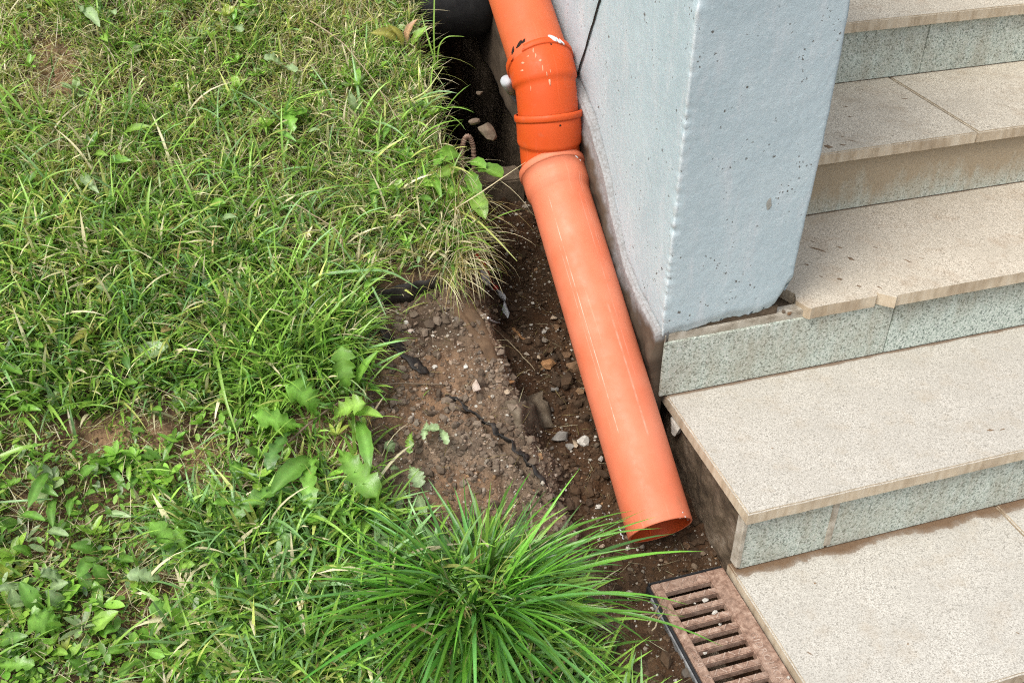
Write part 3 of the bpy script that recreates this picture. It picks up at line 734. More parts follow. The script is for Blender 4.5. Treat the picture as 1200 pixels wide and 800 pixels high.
for q, (px, py) in enumerate([(800, 600), (803, 605), (797, 607), (806, 609)]): daub('paint_fleck', LOWER_PIPE, px, py, (.003, .0016), .0007, M_WHITE, 5+q, dl)
for q, (px, py) in enumerate([(629, 203), (633, 205)]): daub('paint_fleck', LOWER_PIPE, px, py, (.0035, .0015), .0007, M_DRIP, 12+q, dl)
# seam standing up inside the open mouth
sm = [Mo-dl*t+np.array([0, 0, -1])*.0 for t in (0, .12)]
tdir = np.cross(dl, np.array([1.0, 0, 0])); tdir /= np.linalg.norm(tdir)
if tdir[2] > 0: tdir = -tdir
Vt, Ft, _ = tube([Mo-dl*t+tdir*.0578 for t in (.002, .06, .12)], [.0022]*3, 6)
mesh('mould_seam', Vt, Ft, M_ELBOW, LOWER_PIPE)

# white capped stub peeping out behind the elbow
c0 = atx(594, 96, -.17); c1 = atx(610, 118, -.12)
stub = thing('pipe_stub', 'short white capped stub sticking out behind the upper elbow', 'pipe stub', c0)
d_ = (c1-c0); 
Vt, Ft, _ = tube([c0-d_*.10, c0-d_*.07, c0, c0+d_*.42], [.008, .0122, .0132, .0132], 20); mesh('cap', Vt, Ft, M_GREYCAP, stub)
Vt, Ft, _ = tube([c0+d_*.421, c0+d_*1.6], [.0118, .0118], 20); mesh('stub_tube', Vt, Ft, mat_simple('grey_plastic', [(.3, (.05, .05, .055)), (.7, (.12, .12, .125))], 30, .5), stub)

# black pipe over the pit
bp = aty(540, 44, 1.40); rb = .085
bc = bp+np.array([0, .04, .075])
xs = [(-.30, .062), (-.298, .085), (-.20, .085), (-.12, .085), (-.08, .083), (-.055, .075), (-.042, .060), (-.036, .03), (-.035, .004)]
Vt, Ft, _ = tube([(x, bc[1]+.05*(x+.3), bc[2]-.04*(x+.3)) for x, r in xs], [r for x, r in xs], 40)
bpipe = thing('black_pipe', 'wide black plastic pipe end lying over the dark pit', 'pipe', (-.17, bc[1], bc[2]-rb))
mesh('pipe_body', Vt, Ft, M_BLACK, bpipe)
Vt, Ft, _ = tube([(x, bc[1]+.05*(x+.3), bc[2]-.04*(x+.3)) for x in (-.262, -.26, -.246, -.244)], [.0855, .0885, .0885, .0855], 40)
mesh('rib', Vt, Ft, M_BLACK, bpipe)

# ------------------------------------------------------------------ drain channel and grate
GX0, GX1, GY1, GY0, GZT = -.152, -.0055, .040, -.62, -.172
chan = thing('drain_channel', 'black plastic drainage channel with a thin steel edge, sunk beside the lowest tread', 'drain channel', (-.08, -.3, -.36))
from_bm('side_wall', box_bm(GX0-.008, GX0-.002, GY0, GY1, -.36, GZT-.002, .001), M_BLACK, chan)
from_bm('side_wall', box_bm(GX1+.0008, GX1+.0045, GY0, GY1, -.36, GZT-.008, .0005), M_BLACK, chan)
from_bm('end_wall', box_bm(GX0-.002, GX1, GY1+.002, GY1+.007, -.36, GZT-.003, .001), M_BLACK, chan)
from_bm('channel_floor', box_bm(GX0-.002, GX1, GY0, GY1+.002, -.366, -.355, 0), M_CORE, chan)
from_bm('steel_edge', box_bm(GX0-.0125, GX0-.0095, GY0, GY1-.03, GZT-.03, GZT+.001, .0005), M_STEEL, chan)
grate = thing('drain_grate', 'rusty cast iron slotted grate over the drain at the foot of the stairs', 'grate', (-.08, -.3, GZT-.02))
SX0, SX1, PIT, SW = -.1335, -.0415, .0272, .0148
slots = [.0085-PIT*i for i in range(23)]
th = .016
from_bm('side_rail', box_bm(GX0, SX0, GY0, GY1, GZT-th, GZT, .0018), M_RUST, grate)
from_bm('side_rail', box_bm(SX1, GX1, GY0, GY1, GZT-th, GZT, .0018), M_RUST, grate)
edges = [(slots[0]+SW/2, GY1)]+[(slots[i+1]+SW/2, slots[i]-SW/2) for i in range(22)]
for i, (a, b) in enumerate(edges):
    bm = box_bm(SX0-.001, SX1+.001, a, b, GZT-th, GZT-.0006, .0016)
    from_bm('grate_bar', bm, M_RUST, grate)
# raised diamond ribs on the bars
bm = bmesh.new(); rr = random.Random(4)
for i, (a, b) in enumerate(edges):
    for q in range(6):
        x = SX0+.010+q*.0145; m = (a+b)/2; w = (b-a) if i else .016; s = 1 if q % 2 else -1
        bb = box_bm(-.0011, .0011, -w*.52, w*.52, GZT-.002, GZT+.0008, .0004)
        bmesh.ops.rotate(bb, verts=bb.verts, cent=(0, 0, 0), matrix=Matrix.Rotation(s*.75, 3, 'Z')); bmesh.ops.translate(bb, verts=bb.verts, vec=(x, m, 0))
        me = bpy.data.meshes.new('t'); bb.to_mesh(me); bm.from_mesh(me); bb.free(); bpy.data.meshes.remove(me)
from_bm('bar_ribs', bm, M_WORN, grate, kind='stuff')
def letters(txt, x, y, size, rot, name):
    cu = bpy.data.curves.new(name, 'FONT'); cu.body = txt; cu.size = size; cu.extrude = .0009; cu.align_x = 'LEFT'; cu.resolution_u = 3
    cu.space_character = 1.12
    o = bpy.data.objects.new(name, cu); COL.objects.link(o); bpy.context.view_layer.update()
    dg = bpy.context.evaluated_depsgraph_get(); me = bpy.data.meshes.new_from_object(o.evaluated_get(dg)); bpy.data.objects.remove(o)
    me.materials.clear(); me.materials.append(M_WORN)
    q = link(name, me, None, grate); b = base_of(grate)
    q.location = (x-b[0], y-b[1], GZT+.0006-b[2]); q.rotation_euler = (0, 0, rot); return q
pL = atz(826, 757, GZT); pR = atz(884, 742, GZT)
letters('C250   K', -.1475, float(pL[1]), .0155, -math.pi/2, 'raised_lettering')
letters('GIDROLICA', -.0325, float(pR[1])+.003, .0185, -math.pi/2, 'raised_lettering')

# ------------------------------------------------------------------ soil crumbs and grit (nobody could count them)
ICO = bmesh.new(); bmesh.ops.create_icosphere(ICO, subdivisions=1, radius=1)
IV = np.array([v.co[:] for v in ICO.verts]); IF = np.array([[v.index for v in f.verts] for f in ICO.faces]); ICO.free()
bm0 = bmesh.new(); bmesh.ops.create_icosphere(bm0, subdivisions=1, radius=1)
# 20-face version
PHI = (1+5**.5)/2
IV = np.array([(-1, PHI, 0), (1, PHI, 0), (-1, -PHI, 0), (1, -PHI, 0), (0, -1, PHI), (0, 1, PHI), (0, -1, -PHI), (0, 1, -PHI), (PHI, 0, -1), (PHI, 0, 1), (-PHI, 0, -1), (-PHI, 0, 1)])/math.hypot(1, PHI)
IF = np.array([(0, 11, 5), (0, 5, 1), (0, 1, 7), (0, 7, 10), (0, 10, 11), (1, 5, 9), (5, 11, 4), (11, 10, 2), (10, 7, 6), (7, 1, 8), (3, 9, 4), (3, 4, 2), (3, 2, 6), (3, 6, 8), (3, 8, 9), (4, 9, 5), (2, 4, 11), (6, 2, 10), (8, 6, 7), (9, 8, 1)])
bm0.free()
def crumbs(name, n, sel, size, cols, sink=.25, flat=.75):
    x = RNG.uniform(-1.5, .015, n*6); y = RNG.uniform(-.34, 1.6, n*6); m1, m2 = masks(x, y); px, py, d = project(np.stack([x, y, height(x, y)], 1))
    ok = sel(x, y, m1, m2, px, py); x, y, m1, m2 = x[ok][:n], y[ok][:n], m1[ok][:n], m2[ok][:n]; k = len(x); z = height(x, y)
    s = size(RNG.random(k), k)
    sc = s[:, None]*RNG.uniform(.65, 1.3, (k, 3)); sc[:, 2] *= flat
    V = IV[None]*(1+RNG.uniform(-.36, .30, (k, 12, 1)))*sc[:, None, :]
    a = RNG.uniform(0, 6.28, k); c_, s_ = np.cos(a), np.sin(a)
    V = np.stack([V[..., 0]*c_[:, None]-V[..., 1]*s_[:, None], V[..., 0]*s_[:, None]+V[..., 1]*c_[:, None], V[..., 2]], -1)
    V += np.stack([x, y, z+s*(flat-sink)*.6], 1)[:, None, :]
    F = IF[None]+12*np.arange(k)[:, None, None]
    cc = cols(k, x, y, m1, m2); cc = np.repeat(cc, 12, 0)
    return mesh(name, V.reshape(-1, 3), (F.ravel(), np.arange(k*20)*3), M_CRUMB, smooth=False, col=cc, kind='stuff')
def lerp(a, b, t): return np.array(a)*(1-t)+np.array(b)*t
def col_mound(k, x, y, m1, m2):
    t = RNG.random((k, 1)); c = lerp((.11, .075, .05), (.40, .30, .22), t**1.3); w = m2[:, None]*.92; return c*(1-w)+lerp((.028, .015, .007), (.105, .056, .026), t)*w
not_ch = lambda x, y: ~((x > -.16) & (y < .055))
def col_clod(k, x, y, m1, m2):
    t = RNG.random((k, 1)); w = np.clip(m2[:, None]+.25*fbm(x*9, y*9, 3, 43)[:, None], 0, 1)
    c = lerp((.085, .062, .044), (.255, .20, .15), t**1.2); return c*(1-w)+lerp((.022, .012, .006), (.082, .044, .021), t)*w
crumbs('soil_clods', 6500, lambda x, y, a, b, px, py: (a > .5) & (b < .55) & (y < 1.12) & not_ch(x, y) & (px > 390) & (py < 860) & (fbm(x*17, y*17, 3, 81) > -.16), lambda u, k: .0022+.0078*u**4, col_clod, .55, .85)
crumbs('wet_clods', 2600, lambda x, y, a, b, px, py: (a > .5) & (b > .45) & (y < 1.1) & not_ch(x, y) & (px > 390) & (py < 860) & (fbm(x*15, y*15, 3, 82) > .0), lambda u, k: .003+.013*u**4, col_clod, .6, .7)
crumbs('soil_crumbs', 16000, lambda x, y, a, b, px, py: (a > .4) & (y < 1.12) & not_ch(x, y) & (px > 380) & (py < 860), lambda u, k: .0010+.0050*u**6, col_mound, .45, .6)
crumbs('light_grit', 3200, lambda x, y, a, b, px, py: (a > .4) & (y < 1.1) & not_ch(x, y) & (px > 380), lambda u, k: .0010+.0032*u**5, lambda k, x, y, a, b: lerp((.38, .33, .26), (.66, .62, .54), RNG.random((k, 1))))
crumbs('small_stones', 260, lambda x, y, a, b, px, py: (a > .6) & (y < 1.08) & not_ch(x, y) & (px > 400) & (py < 840), lambda u, k: .0032+.0062*u**2.5, lambda k, x, y, a, b: np.array([(.30, .22, .15), (.20, .135, .085), (.40, .34, .27), (.15, .13, .11), (.34, .20, .10)])[RNG.integers(0, 5, k)]*RNG.uniform(.6, 1.2, (k, 1)), .35, .8)
crumbs('turf_crumbs', 9000, lambda x, y, a, b, px, py: (a < .3) & (px > -60) & (py < 860), lambda u, k: .0014+.004*u**3, lambda k, x, y, a, b: lerp((.10, .055, .03), (.26, .165, .10), RNG.random((k, 1))))

# ------------------------------------------------------------------ stones one can tell apart
STONES = [  # x, y, w, h (photo units), colour, label
 (558, 455, 13, 25, 'pink', 'pale pink flat sliver of stone on the soil mound'),
 (645, 428, 23, 18, 'orange', 'rounded orange-brown stone close to the pipe, largest of its cluster'),
 (661, 419, 19, 15, 'brown', 'brown stone just above the rounded orange one beside the pipe'),
 (672, 434, 24, 22, 'brown', 'flat brown stone half under the middle of the orange pipe'),
 (634, 432, 12, 9, 'brown', 'small brown stone left of the rounded orange stone'),
 (631.5, 419.5, 7, 9, 'tan', 'small upright tan pebble above the rounded orange stone'),
 (647, 415, 5, 5, 'white', 'tiny white pebble above the orange stone by the pipe'),
 (622, 381, 6, 4, 'white', 'tiny pale pebble above the yellow stick in the trench'),
 (649, 373, 9, 7, 'tan', 'small tan pebble by the left edge of the pipe'),
 (652, 385, 11, 12, 'brown', 'angular brown stone under the tan pebble by the pipe'),
 (580, 365, 9, 9, 'tan', 'tan pebble below the red and white wrapper'),
 (656, 513, 21, 18, 'grey', 'dark grey angular stone below the cloth flap'),
 (668, 524, 12, 10, 'grey', 'grey triangular stone touching the dark angular one'),
 (674, 521, 8, 14, 'tan', 'narrow upright stone between the grey and white stones'),
 (684, 517, 19, 16, 'white', 'rough white-grey stone close to the pipe, brightest in the trench'),
 (697, 524, 12, 10, 'dim', 'dirty stone between the rough white one and the pipe'),
 (650, 457, 14, 10, 'grey', 'grey pebble above the cloth flap'),
 (594, 461, 10, 11, 'tan', 'squarish tan stone at the top of the cloth flap'),
 (597, 449, 15, 9, 'orange', 'ochre stone sitting on the squarish tan one'),
 (704, 538, 8, 8, 'white', 'small white stone touching the left side of the pipe'),
 (701, 595, 13, 9, 'white', 'white chip on wet soil left of the pipe mouth'),
 (706, 640, 8, 5, 'tan', 'tan chip on wet soil below the pipe mouth'),
 (475, 379, 8, 7, 'white', 'pale chip at the top of the soil mound'),
 (481, 388, 9, 6, 'pink', 'pinkish chip under the pale one on the mound'),
 (482, 401, 9, 7, 'tan', 'tan chip beside the fallen black strip'),
 (545, 431, 7, 11, 'white', 'white narrow chip in the middle of the soil mound'),
 (509, 430, 9, 5, 'white', 'flat white chip left of the narrow one on the mound'),
 (547, 452, 10, 8, 'tan', 'pale lump left of the pink sliver'),
 (579, 448, 9, 7, 'dim', 'dull lump right of the pink sliver'),
 (665, 350, 10, 14, 'dim', 'dim stone lodged against the pipe below its socket'),
 (610, 345, 9, 8, 'dim', 'dim stone right of the red and white wrapper'),
 (637, 390, 8, 6, 'white', 'white bit of rubble near the yellow stick'),
 (700, 610, 9, 6, 'dim', 'dark stone under the white chip by the pipe mouth'),
 (740, 668, 11, 8, 'dim', 'dark stone half hidden by the tall grass near the grate'),
 (805, 640, 9, 11, 'brown', 'brown stone in the corner below the open pipe end'),
]
cs = ground_at([(s[0], s[1]) for s in STONES])
for i, (s, c) in enumerate(zip(STONES, cs)):
    dd = (c-CAM)@FWD; w = s[2]/FPX*dd/2; h = s[3]/FPX*dd/2
    mesh_bm = lump((c[0], c[1], c[2]+.35*h), (w*1.12, h*1.18, min(w, h)*.8), 100+i, 2, 1, .3)
    from_bm('stone', mesh_bm, M_ST[s[4]], None, label=s[5], cat='stone', group='stones lying in the trench and on the mound')
PIT = [(540, 141, 17, 16, 'dim', 'dim stone in the dark pit, left of the pair'), (554, 146, 16, 13, 'dim', 'dim stone in the dark pit, right of the pair'), (571, 160, 27, 24, 'dim', 'largest dim block of stone in the dark pit'), (562, 110, 9, 6, 'dim', 'faint small stone at the back of the dark pit')]
for i, s in enumerate(PIT):
    c = atz(s[0], s[1], -.02+.03*i if i != 2 else .03); dd = (c-CAM)@FWD; w = s[2]/FPX*dd/2; h = s[3]/FPX*dd/2
    c = g1(s[0], s[1]); dd = (c-CAM)@FWD; w = s[2]/FPX*dd/2; h = s[3]/FPX*dd/2
    from_bm('stone', lump((c[0], c[1], c[2]+.5*h), (w*1.1, h*1.2, h), 60+i, 2), M_ST['dim'], None, label=s[5], cat='stone', group='stones in the pit')
c = atx(791, 500, .004)
from_bm('plaster_lump', lump(c, (.014, .022, .024), 77, 3), M_ST['white'], None, label='rough pale lump of plaster between the pipe and the stair slab', cat='plaster lump')
c = aty(908, 361, .352)
from_bm('plaster_crumb', lump((c[0]+.022, .352, .150), (.006, .005, .006), 78, 2), M_ST['dim'], None, label='crumb of broken mortar at the right foot of the pillar', cat='mortar crumb')
c = atz(923, 378, .150); from_bm('plaster_crumb', lump((.252, .3475, .1475), (.006, .005, .005), 79, 2), M_ST['brown'], None, label='brown crumb on the mortar strip above the riser', cat='mortar crumb')

# ------------------------------------------------------------------ membrane strips, cloth, litter, twigs, hoop
def ribbon(name, px, w, tilt, lift, mat, parent=None, thick=.002, nseg=30, crumple=.0015, **tags):
    """strip with thickness following ground points; w half-heights (m), tilt 0 = flat, 1 = standing"""
    P = ground_at(px); t = np.linspace(0, len(P)-1, nseg); Q = np.stack([np.interp(t, np.arange(len(P)), P[:, i]) for i in range(3)], 1)
    Q[:, 2] = np.interp(t, np.arange(len(P)), P[:, 2]+np.asarray(lift))
    for _ in range(3): Q[1:-1] = (Q[:-2]+2*Q[1:-1]+Q[2:])/4
    W = np.interp(t, np.linspace(0, len(P)-1, len(w)), w); V = []; F = []
    for i in range(nseg):
        T = Q[min(i+1, nseg-1)]-Q[max(i-1, 0)]; T /= np.linalg.norm(T); S = np.cross(T, [0, 0, 1.0]); S /= np.linalg.norm(S)
        D = S*(1-tilt)+np.array([0, 0, 1.0])*tilt; D /= np.linalg.norm(D); N = np.cross(T, D); j = crumple*float(fbm(np.array(i*.4), np.array(3.), 3, 8))
        for a in (-1, -.33, .33, 1):
            for b in (-1, 1): V.append(Q[i]+D*W[i]*a+N*(b*thick/2+j*3+crumple*1.5*math.sin(a*2+i*.5)))
    for i in range(nseg-1):
        o = i*8; p = o+8
        for a in range(3):
            F += [(o+2*a, p+2*a, p+2*a+2, o+2*a+2), (o+2*a+1, o+2*a+3, p+2*a+3, p+2*a+1)]
        F += [(o, o+1, p+1, p), (o+6, p+6, p+7, o+7)]
    F += [(0, 2, 3, 1), (2, 4, 5, 3), (4, 6, 7, 5)]; e = (nseg-1)*8; F += [(e, e+1, e+3, e+2), (e+2, e+3, e+5, e+4), (e+4, e+5, e+7, e+6)]
    return mesh(name, V, F, mat, parent, **tags)
ribbon('membrane_strip', [(424, 360), (450, 358), (480, 352), (514, 340)], [.016, .022, .022, .013], .92, [.020]*4, M_MEMB, None, .003, label='black membrane edge standing under the hanging grass at the top of the soil mound', cat='membrane', group='torn black membrane strips')
ribbon('membrane_strip', [(436, 378), (455, 400), (476, 420), (498, 440)], [.005, .013, .016, .012], .3, [.012, .010, .010, .006], M_MEMB, None, .003, label='black membrane strip lying aslant on the left of the soil mound', cat='membrane', group='torn black membrane strips')
ribbon('membrane_strip', [(522, 466), (550, 482), (580, 508), (606, 530), (628, 556), (650, 592)], [.002, .006, .0085, .0085, .007, .002], .5, [.004, .008, .010, .010, .008, .003], M_MEMB, None, .0016, nseg=60, crumple=.0028, label='long curved membrane edge sticking out between the mound and the trench', cat='membrane', group='torn black membrane strips')
def sheet(name, quad, nu, nv, arch, mat, lift, seed=0, wob=.006, curl=0, **tags):
    q = np.array(quad, float); u = np.linspace(0, 1, nu); v = np.linspace(0, 1, nv); U, Vv = np.meshgrid(u, v, indexing='ij')
    px = (q[0][None, None]*((1-U)*(1-Vv))[..., None]+q[1][None, None]*(U*(1-Vv))[..., None]+q[2][None, None]*(U*Vv)[..., None]+q[3][None, None]*((1-U)*Vv)[..., None])
    px = px+6*np.stack([fbm(U*4, Vv*4, 2, seed), fbm(U*4+9, Vv*4, 2, seed+1)], -1)*np.where((U == 0) | (U == 1) | (Vv == 0) | (Vv == 1), 1.0, .3)[..., None]
    G = ground_at(px.reshape(-1, 2)).reshape(nu, nv, 3)
    for _ in range(3):
        H = G.copy(); H[1:-1, 1:-1] = (G[:-2, 1:-1]+G[2:, 1:-1]+G[1:-1, :-2]+G[1:-1, 2:])/4; G = H
    edge = np.minimum.reduce([U, 1-U, Vv, 1-Vv])
    G[..., 2] += lift*sstep(0, .18, edge)+(arch*np.sin(math.pi*U)*np.sin(math.pi*Vv)**.7 if not curl else curl*U**1.6*np.sin(math.pi*np.clip(Vv*1.1, 0, 1))**.6)+wob*fbm(U*5, Vv*5, 3, seed+4)*edge*3
    V = G.reshape(-1, 3); W = V.copy(); W[:, 2] -= .003; I = np.arange(nu*nv).reshape(nu, nv); J = I+nu*nv; Fs = []
    for i in range(nu-1):
        for j in range(nv-1):
            Fs += [tuple(map(int, (I[i, j], I[i+1, j], I[i+1, j+1], I[i, j+1]))), tuple(map(int, (J[i, j+1], J[i+1, j+1], J[i+1, j], J[i, j])))]
    rim = [*I[:, 0], *I[-1, 1:], *I[-2::-1, -1], *I[0, -2:0:-1]]
    for a, b in zip(rim, rim[1:]+rim[:1]): Fs.append((int(b), int(a), int(a)+nu*nv, int(b)+nu*nv))
    return mesh(name, np.vstack([V, W]), Fs, mat, **tags)
sheet('cloth_flap', [(588, 468), (626, 466), (652, 497), (612, 512)], 26, 22, .022, M_CLOTH, .006, 3, .016, .038, label='muddy grey cloth flap bulging out of the trench side', cat='cloth')
sheet('clay_bank', [(512, 348), (548, 336), (612, 420), (572, 428)], 18, 12, .004, M_CLAY, .002, 7, .014, label='smooth brown clay slab lining the bank above the trench', cat='clay slab')
# wrapper
wr = thing('wrapper', 'crumpled red and white wrapper strip hanging from dry grass above the trench', 'wrapper', g1(580, 360))
ribbon('white_strip', [(560, 328), (567, 338), (576, 350)], [.006, .009, .007], .2, [.03, .028, .026], M_WHITE, wr, .001, 14, .003)
ribbon('red_strip', [(556, 318), (566, 330), (575, 344), (581, 352)], [.002, .003, .009, .008], .2, [.04, .038, .034, .03], M_RED, wr, .001, 18, .003)
ribbon('white_tail', [(580, 351), (587, 360), (594, 371), (592, 379)], [.006, .006, .008, .006], .2, [.028, .024, .018, .014], M_WHITE, wr, .001, 16, .004)
def stalk(name, px, lift, r, mat, label, cat='twig', group='dry twigs and stalks', n=24):
    P = ground_at(px); P[:, 2] += lift; t = np.linspace(0, len(P)-1, n)
    Q = np.stack([np.interp(t, np.arange(len(P)), P[:, i]) for i in range(3)], 1)
    for _ in range(4): Q[1:-1] = (Q[:-2]+2*Q[1:-1]+Q[2:])/4
    Q[1:-1] += .0016*RNG.normal(size=(n-2, 3)); Q[1:-1] = (Q[:-2]+2*Q[1:-1]+Q[2:])/4
    V, F, _ = tube(list(Q), list(np.linspace(r, r*.55, n)), 6)
    return mesh(name, V, F, mat, None, label=label, cat=cat, group=group)
L_ = np.array
stalk('twig', [(228, 640), (262, 602), (330, 537), (362, 524), (400, 492), (448, 461), (486, 455), (522, 455)], L_([.012, .014, .03, .045, .05, .03, .012, .008]), .0026, M_TWIGD, 'long grey-brown twig lying from the weeds across the dandelion to the mound')
stalk('twig', [(50, 678), (82, 645), (108, 628), (124, 611), (150, 600)], L_([.02, .03, .03, .03, .02]), .0021, M_TWIG, 'straight dry stalk at the lower left leaning over the weeds')
stalk('twig', [(243, 614), (243, 640), (250, 660), (266, 670), (290, 672)], L_([.02, .02, .018, .016, .014]), .0021, M_TWIG, 'curled pale root looping beside the bluish grass')
stalk('twig', [(175, 650), (200, 632), (228, 615), (262, 600)], L_([.02, .024, .024, .02]), .0016, M_TWIG, 'thin dry stalk lying over the toothed leaf pair')
stalk('twig', [(366, 50), (402, 76), (436, 116), (470, 166)], L_([.05, .055, .055, .05]), .0017, M_TWIG, 'long dry stalk slanting over the upper lawn near the pit')
stalk('twig', [(345, 262), (380, 285), (402, 300), (406, 335)], L_([.05, .055, .055, .04]), .0015, M_TWIG, 'bent dry stalk over the lush grass in the middle')
stalk('twig', [(566, 378), (590, 402), (612, 424), (627, 437)], L_([.012, .018, .016, .006]), .0015, M_TWIG, 'thin straight stalk sloping down into the trench')
stalk('twig', [(592, 445), (606, 442), (622, 436)], L_([.006, .008, .006]), .0013, M_TWIG, 'short twig below the thin straight stalk in the trench')
stalk('twig', [(601, 388), (609, 396), (618, 404)], L_([.006, .007, .006]), .0040, M_ST['orange'], 'thick short yellow stick in the trench')
stalk('twig', [(572, 378), (578, 382), (586, 384)], L_([.012, .012, .012]), .0024, M_WHITE, 'tiny white broken stem under the wrapper')
stalk('twig', [(84, 430), (130, 452), (190, 470), (230, 490)], L_([.03, .035, .03, .03]), .0013, M_TWIG, 'thin dry stem lying across the bare patch at left')
stalk('twig', [(2, 405), (14, 415), (22, 420), (10, 432)], L_([.03, .035, .035, .03]), .0018, M_TWIGD, 'small hooked twig at the left edge')
stalk('twig', [(758, 745), (770, 728), (778, 714)], L_([.03, .045, .05]), .0016, M_TWIG, 'dry grass stem leaning on the grate, left of a pair')
stalk('twig', [(762, 752), (774, 735), (786, 718)], L_([.03, .04, .045]), .0016, M_TWIG, 'dry grass stem leaning on the grate, right of a pair')
stalk('twig', [(725, 620), (728, 628), (731, 634)], L_([.006, .008, .006]), .0016, M_WHITE, 'short white stem on wet soil beside the pipe mouth')
# rebar hoop
hp = [aty(x, y, .99) for x, y in ((541, 214), (541, 190), (541.5, 174), (544, 163), (548, 159), (552, 163), (555, 174), (555.5, 190), (555, 214))]
t = np.linspace(0, len(hp)-1, 120); hq = np.stack([np.interp(t, np.arange(len(hp)), [p[i] for p in hp]) for i in range(3)], 1)
for _ in range(30): hq[1:-1] = (hq[:-2]+2*hq[1:-1]+hq[2:])/4
V, F, _ = tube(list(hq), [.0052+.0011*(1 if i % 4 < 2 else 0) for i in range(120)], 10)
mesh('rebar_hoop', V, F, M_RUST, None, label='rusty ribbed steel hoop standing at the edge of the pit', cat='rebar')
# scraps on the grate
def scrap(px, py, r, label, seed, mat=M_ST['white']):
    c = atz(px, py, GZT+.002); from_bm('scrap', lump((c[0], c[1], GZT+.0035), (r[0], r[1], .0028), seed, 3, 1, .8), mat, None, label=label, cat='scrap', group='pale scraps lying on the grate')
scrap(826, 703, (.0075, .006), 'crumpled white scrap on the second bar of the grate', 31)
scrap(814, 707, (.003, .002), 'tiny white flake beside the crumpled scrap', 32)
scrap(838, 717, (.0085, .0045), 'pale torn scrap on the third bar of the grate', 33)
scrap(844, 732, (.004, .0025), 'small pale flake on the fourth bar of the grate', 34)
scrap(826, 765, (.0055, .0025), 'small white stub lying in a lower slot of the grate', 35)
scrap(924, 794, (.004, .004), 'pale grit lump on the right rail of the grate near the bottom', 36)

# ------------------------------------------------------------------ plants
def srgb(r, g, b): return np.array([((c/255+.055)/1.055)**2.4 if c > 10 else c/3294.6 for c in (r, g, b)])
GREEN = {'fresh': (.18, .40, .05), 'mid': (.13, .31, .045), 'dark': (.07, .19, .035), 'lime': (.25, .45, .065), 'grey': (.33, .46, .23), 'blue': (.10, .25, .085), 'yellow': (.38, .36, .085), 'tan': (.42, .29, .13), 'pink': (.46, .26, .15)}
def leaf_mesh(base, tip, width, kind, arch=.14, seed=0, col='fresh', roll=0.0):
    base, tip = np.asarray(base, float), np.asarray(tip, float); L = np.linalg.norm(tip-base); a = (tip-base)/L; rr = random.Random(seed)
    upv = np.array([0, 0, 1.0])+.45*(-FWD); upv -= a*(upv@a); upv /= np.linalg.norm(upv); s = np.cross(a, upv)
    c_, s_ = math.cos(roll), math.sin(roll); s, upv = c_*s+s_*upv, -s_*s+c_*upv
    n = 25 if kind in ('dandelion', 'lobed') else 13; V = []; C = []; ph = rr.uniform(0, 6); c0 = np.array(GREEN[col])*rr.uniform(.8, 1.2); acr = (-1, -.55, 0, .55, 1)
    bend = rr.uniform(-.08, .08)
    for i in range(n):
        t = i/(n-1)
        if kind == 'oval': w = math.sin(math.pi*min(1, t*.96+.03))**.75*(.55+.55*t) if t < .97 else .12
        elif kind == 'round': w = math.sqrt(max(0, 1-(2*max(0, (t-.22)/.78)-1)**2)) if t > .22 else .08
        elif kind == 'lance': w = math.sin(math.pi*(t*.97+.02))**.9
        elif kind == 'spoon': w = .18+.82*sstep(.3, .72, t) if t < .85 else math.sqrt(max(0, 1-((t-.85)/.15)**2))
        else: w = (.10+.9*sstep(.08, .72, t))*(1 if t < .8 else math.sqrt(max(.0, 1-((t-.8)/.2)**2)))
        w = float(w); j = 1.0
        if kind == 'dandelion': j = 1.0-.46*((i % 4)/3.0 if t < .88 else 0)
        if kind == 'lobed': j = 1.0-.5*(1-abs(math.sin(i*1.05+ph)))
        z = arch*L*(4*t*(1-t))*.8-.10*L*t*t+.012*L*math.sin(5*t*3+ph)
        p0 = base+a*L*t+upv*z+s*bend*L*math.sin(math.pi*t)
        for q, u in enumerate(acr):
            jj = j*(1+.10*math.sin(i*2.1+q*1.7+ph)) if abs(u) == 1 else 1
            hw = width/2*w*jj
            back = -a*L*.05*abs(u)*(1 if kind == 'dandelion' else 0)
            V.append(p0+s*u*hw+upv*(abs(u)*width*.16*w+.05*width*math.sin(i*1.3+u*3+ph)*abs(u))+back)
            C.append(c0*(1.35 if u == 0 else 1)*(1.07 if (i % 2 and abs(u) < .8) else .96)*(1-.10*math.sin(i*1.1+ph))+(np.array([.05, .06, .03]) if u == 0 else 0))
    F = []
    for i in range(n-1):
        for q in range(4): F.append((i*5+q, i*5+q+1, (i+1)*5+q+1, (i+1)*5+q))
    return V, F, np.array(C)
SEED = [0]
def plant(name, label, cat, leaves, kind='dandelion', col='fresh', h0=.014, h1=.052, group='broad-leaved weeds', arch=.14):
    """leaves: (bx,by,tx,ty,width[,col[,kind[,height]]]) in photo units"""
    B = ground_at([(l[0], l[1]) for l in leaves]); T = []; LP = np.array([on_plane(l[0], l[1], -.154, .48) for l in leaves]); far = np.linalg.norm(B-LP, axis=1) > .11; B[far] = LP[far]
    c = B.mean(0); t = thing(name, label, cat, (c[0], c[1], B[:, 2].min()), group)
    for l, b in zip(leaves, B):
        SEED[0] += 1; lc = l[5] if len(l) > 5 and l[5] else col; lk = l[6] if len(l) > 6 and l[6] else kind; hh = l[7] if len(l) > 7 else h1
        b = b+np.array([0, 0, h0]); dd = (b-CAM)@FWD
        tip = on_plane(l[2], l[3], b[2]+hh-.48*b[1], .48)
        w = l[4]/FPX*dd*1.08
        V, F, C = leaf_mesh(b, tip, w, lk, arch, SEED[0], lc, random.Random(SEED[0]).uniform(-.35, .35))
        mesh('leaf', V, F, M_LEAF, t, col=C)
    return t
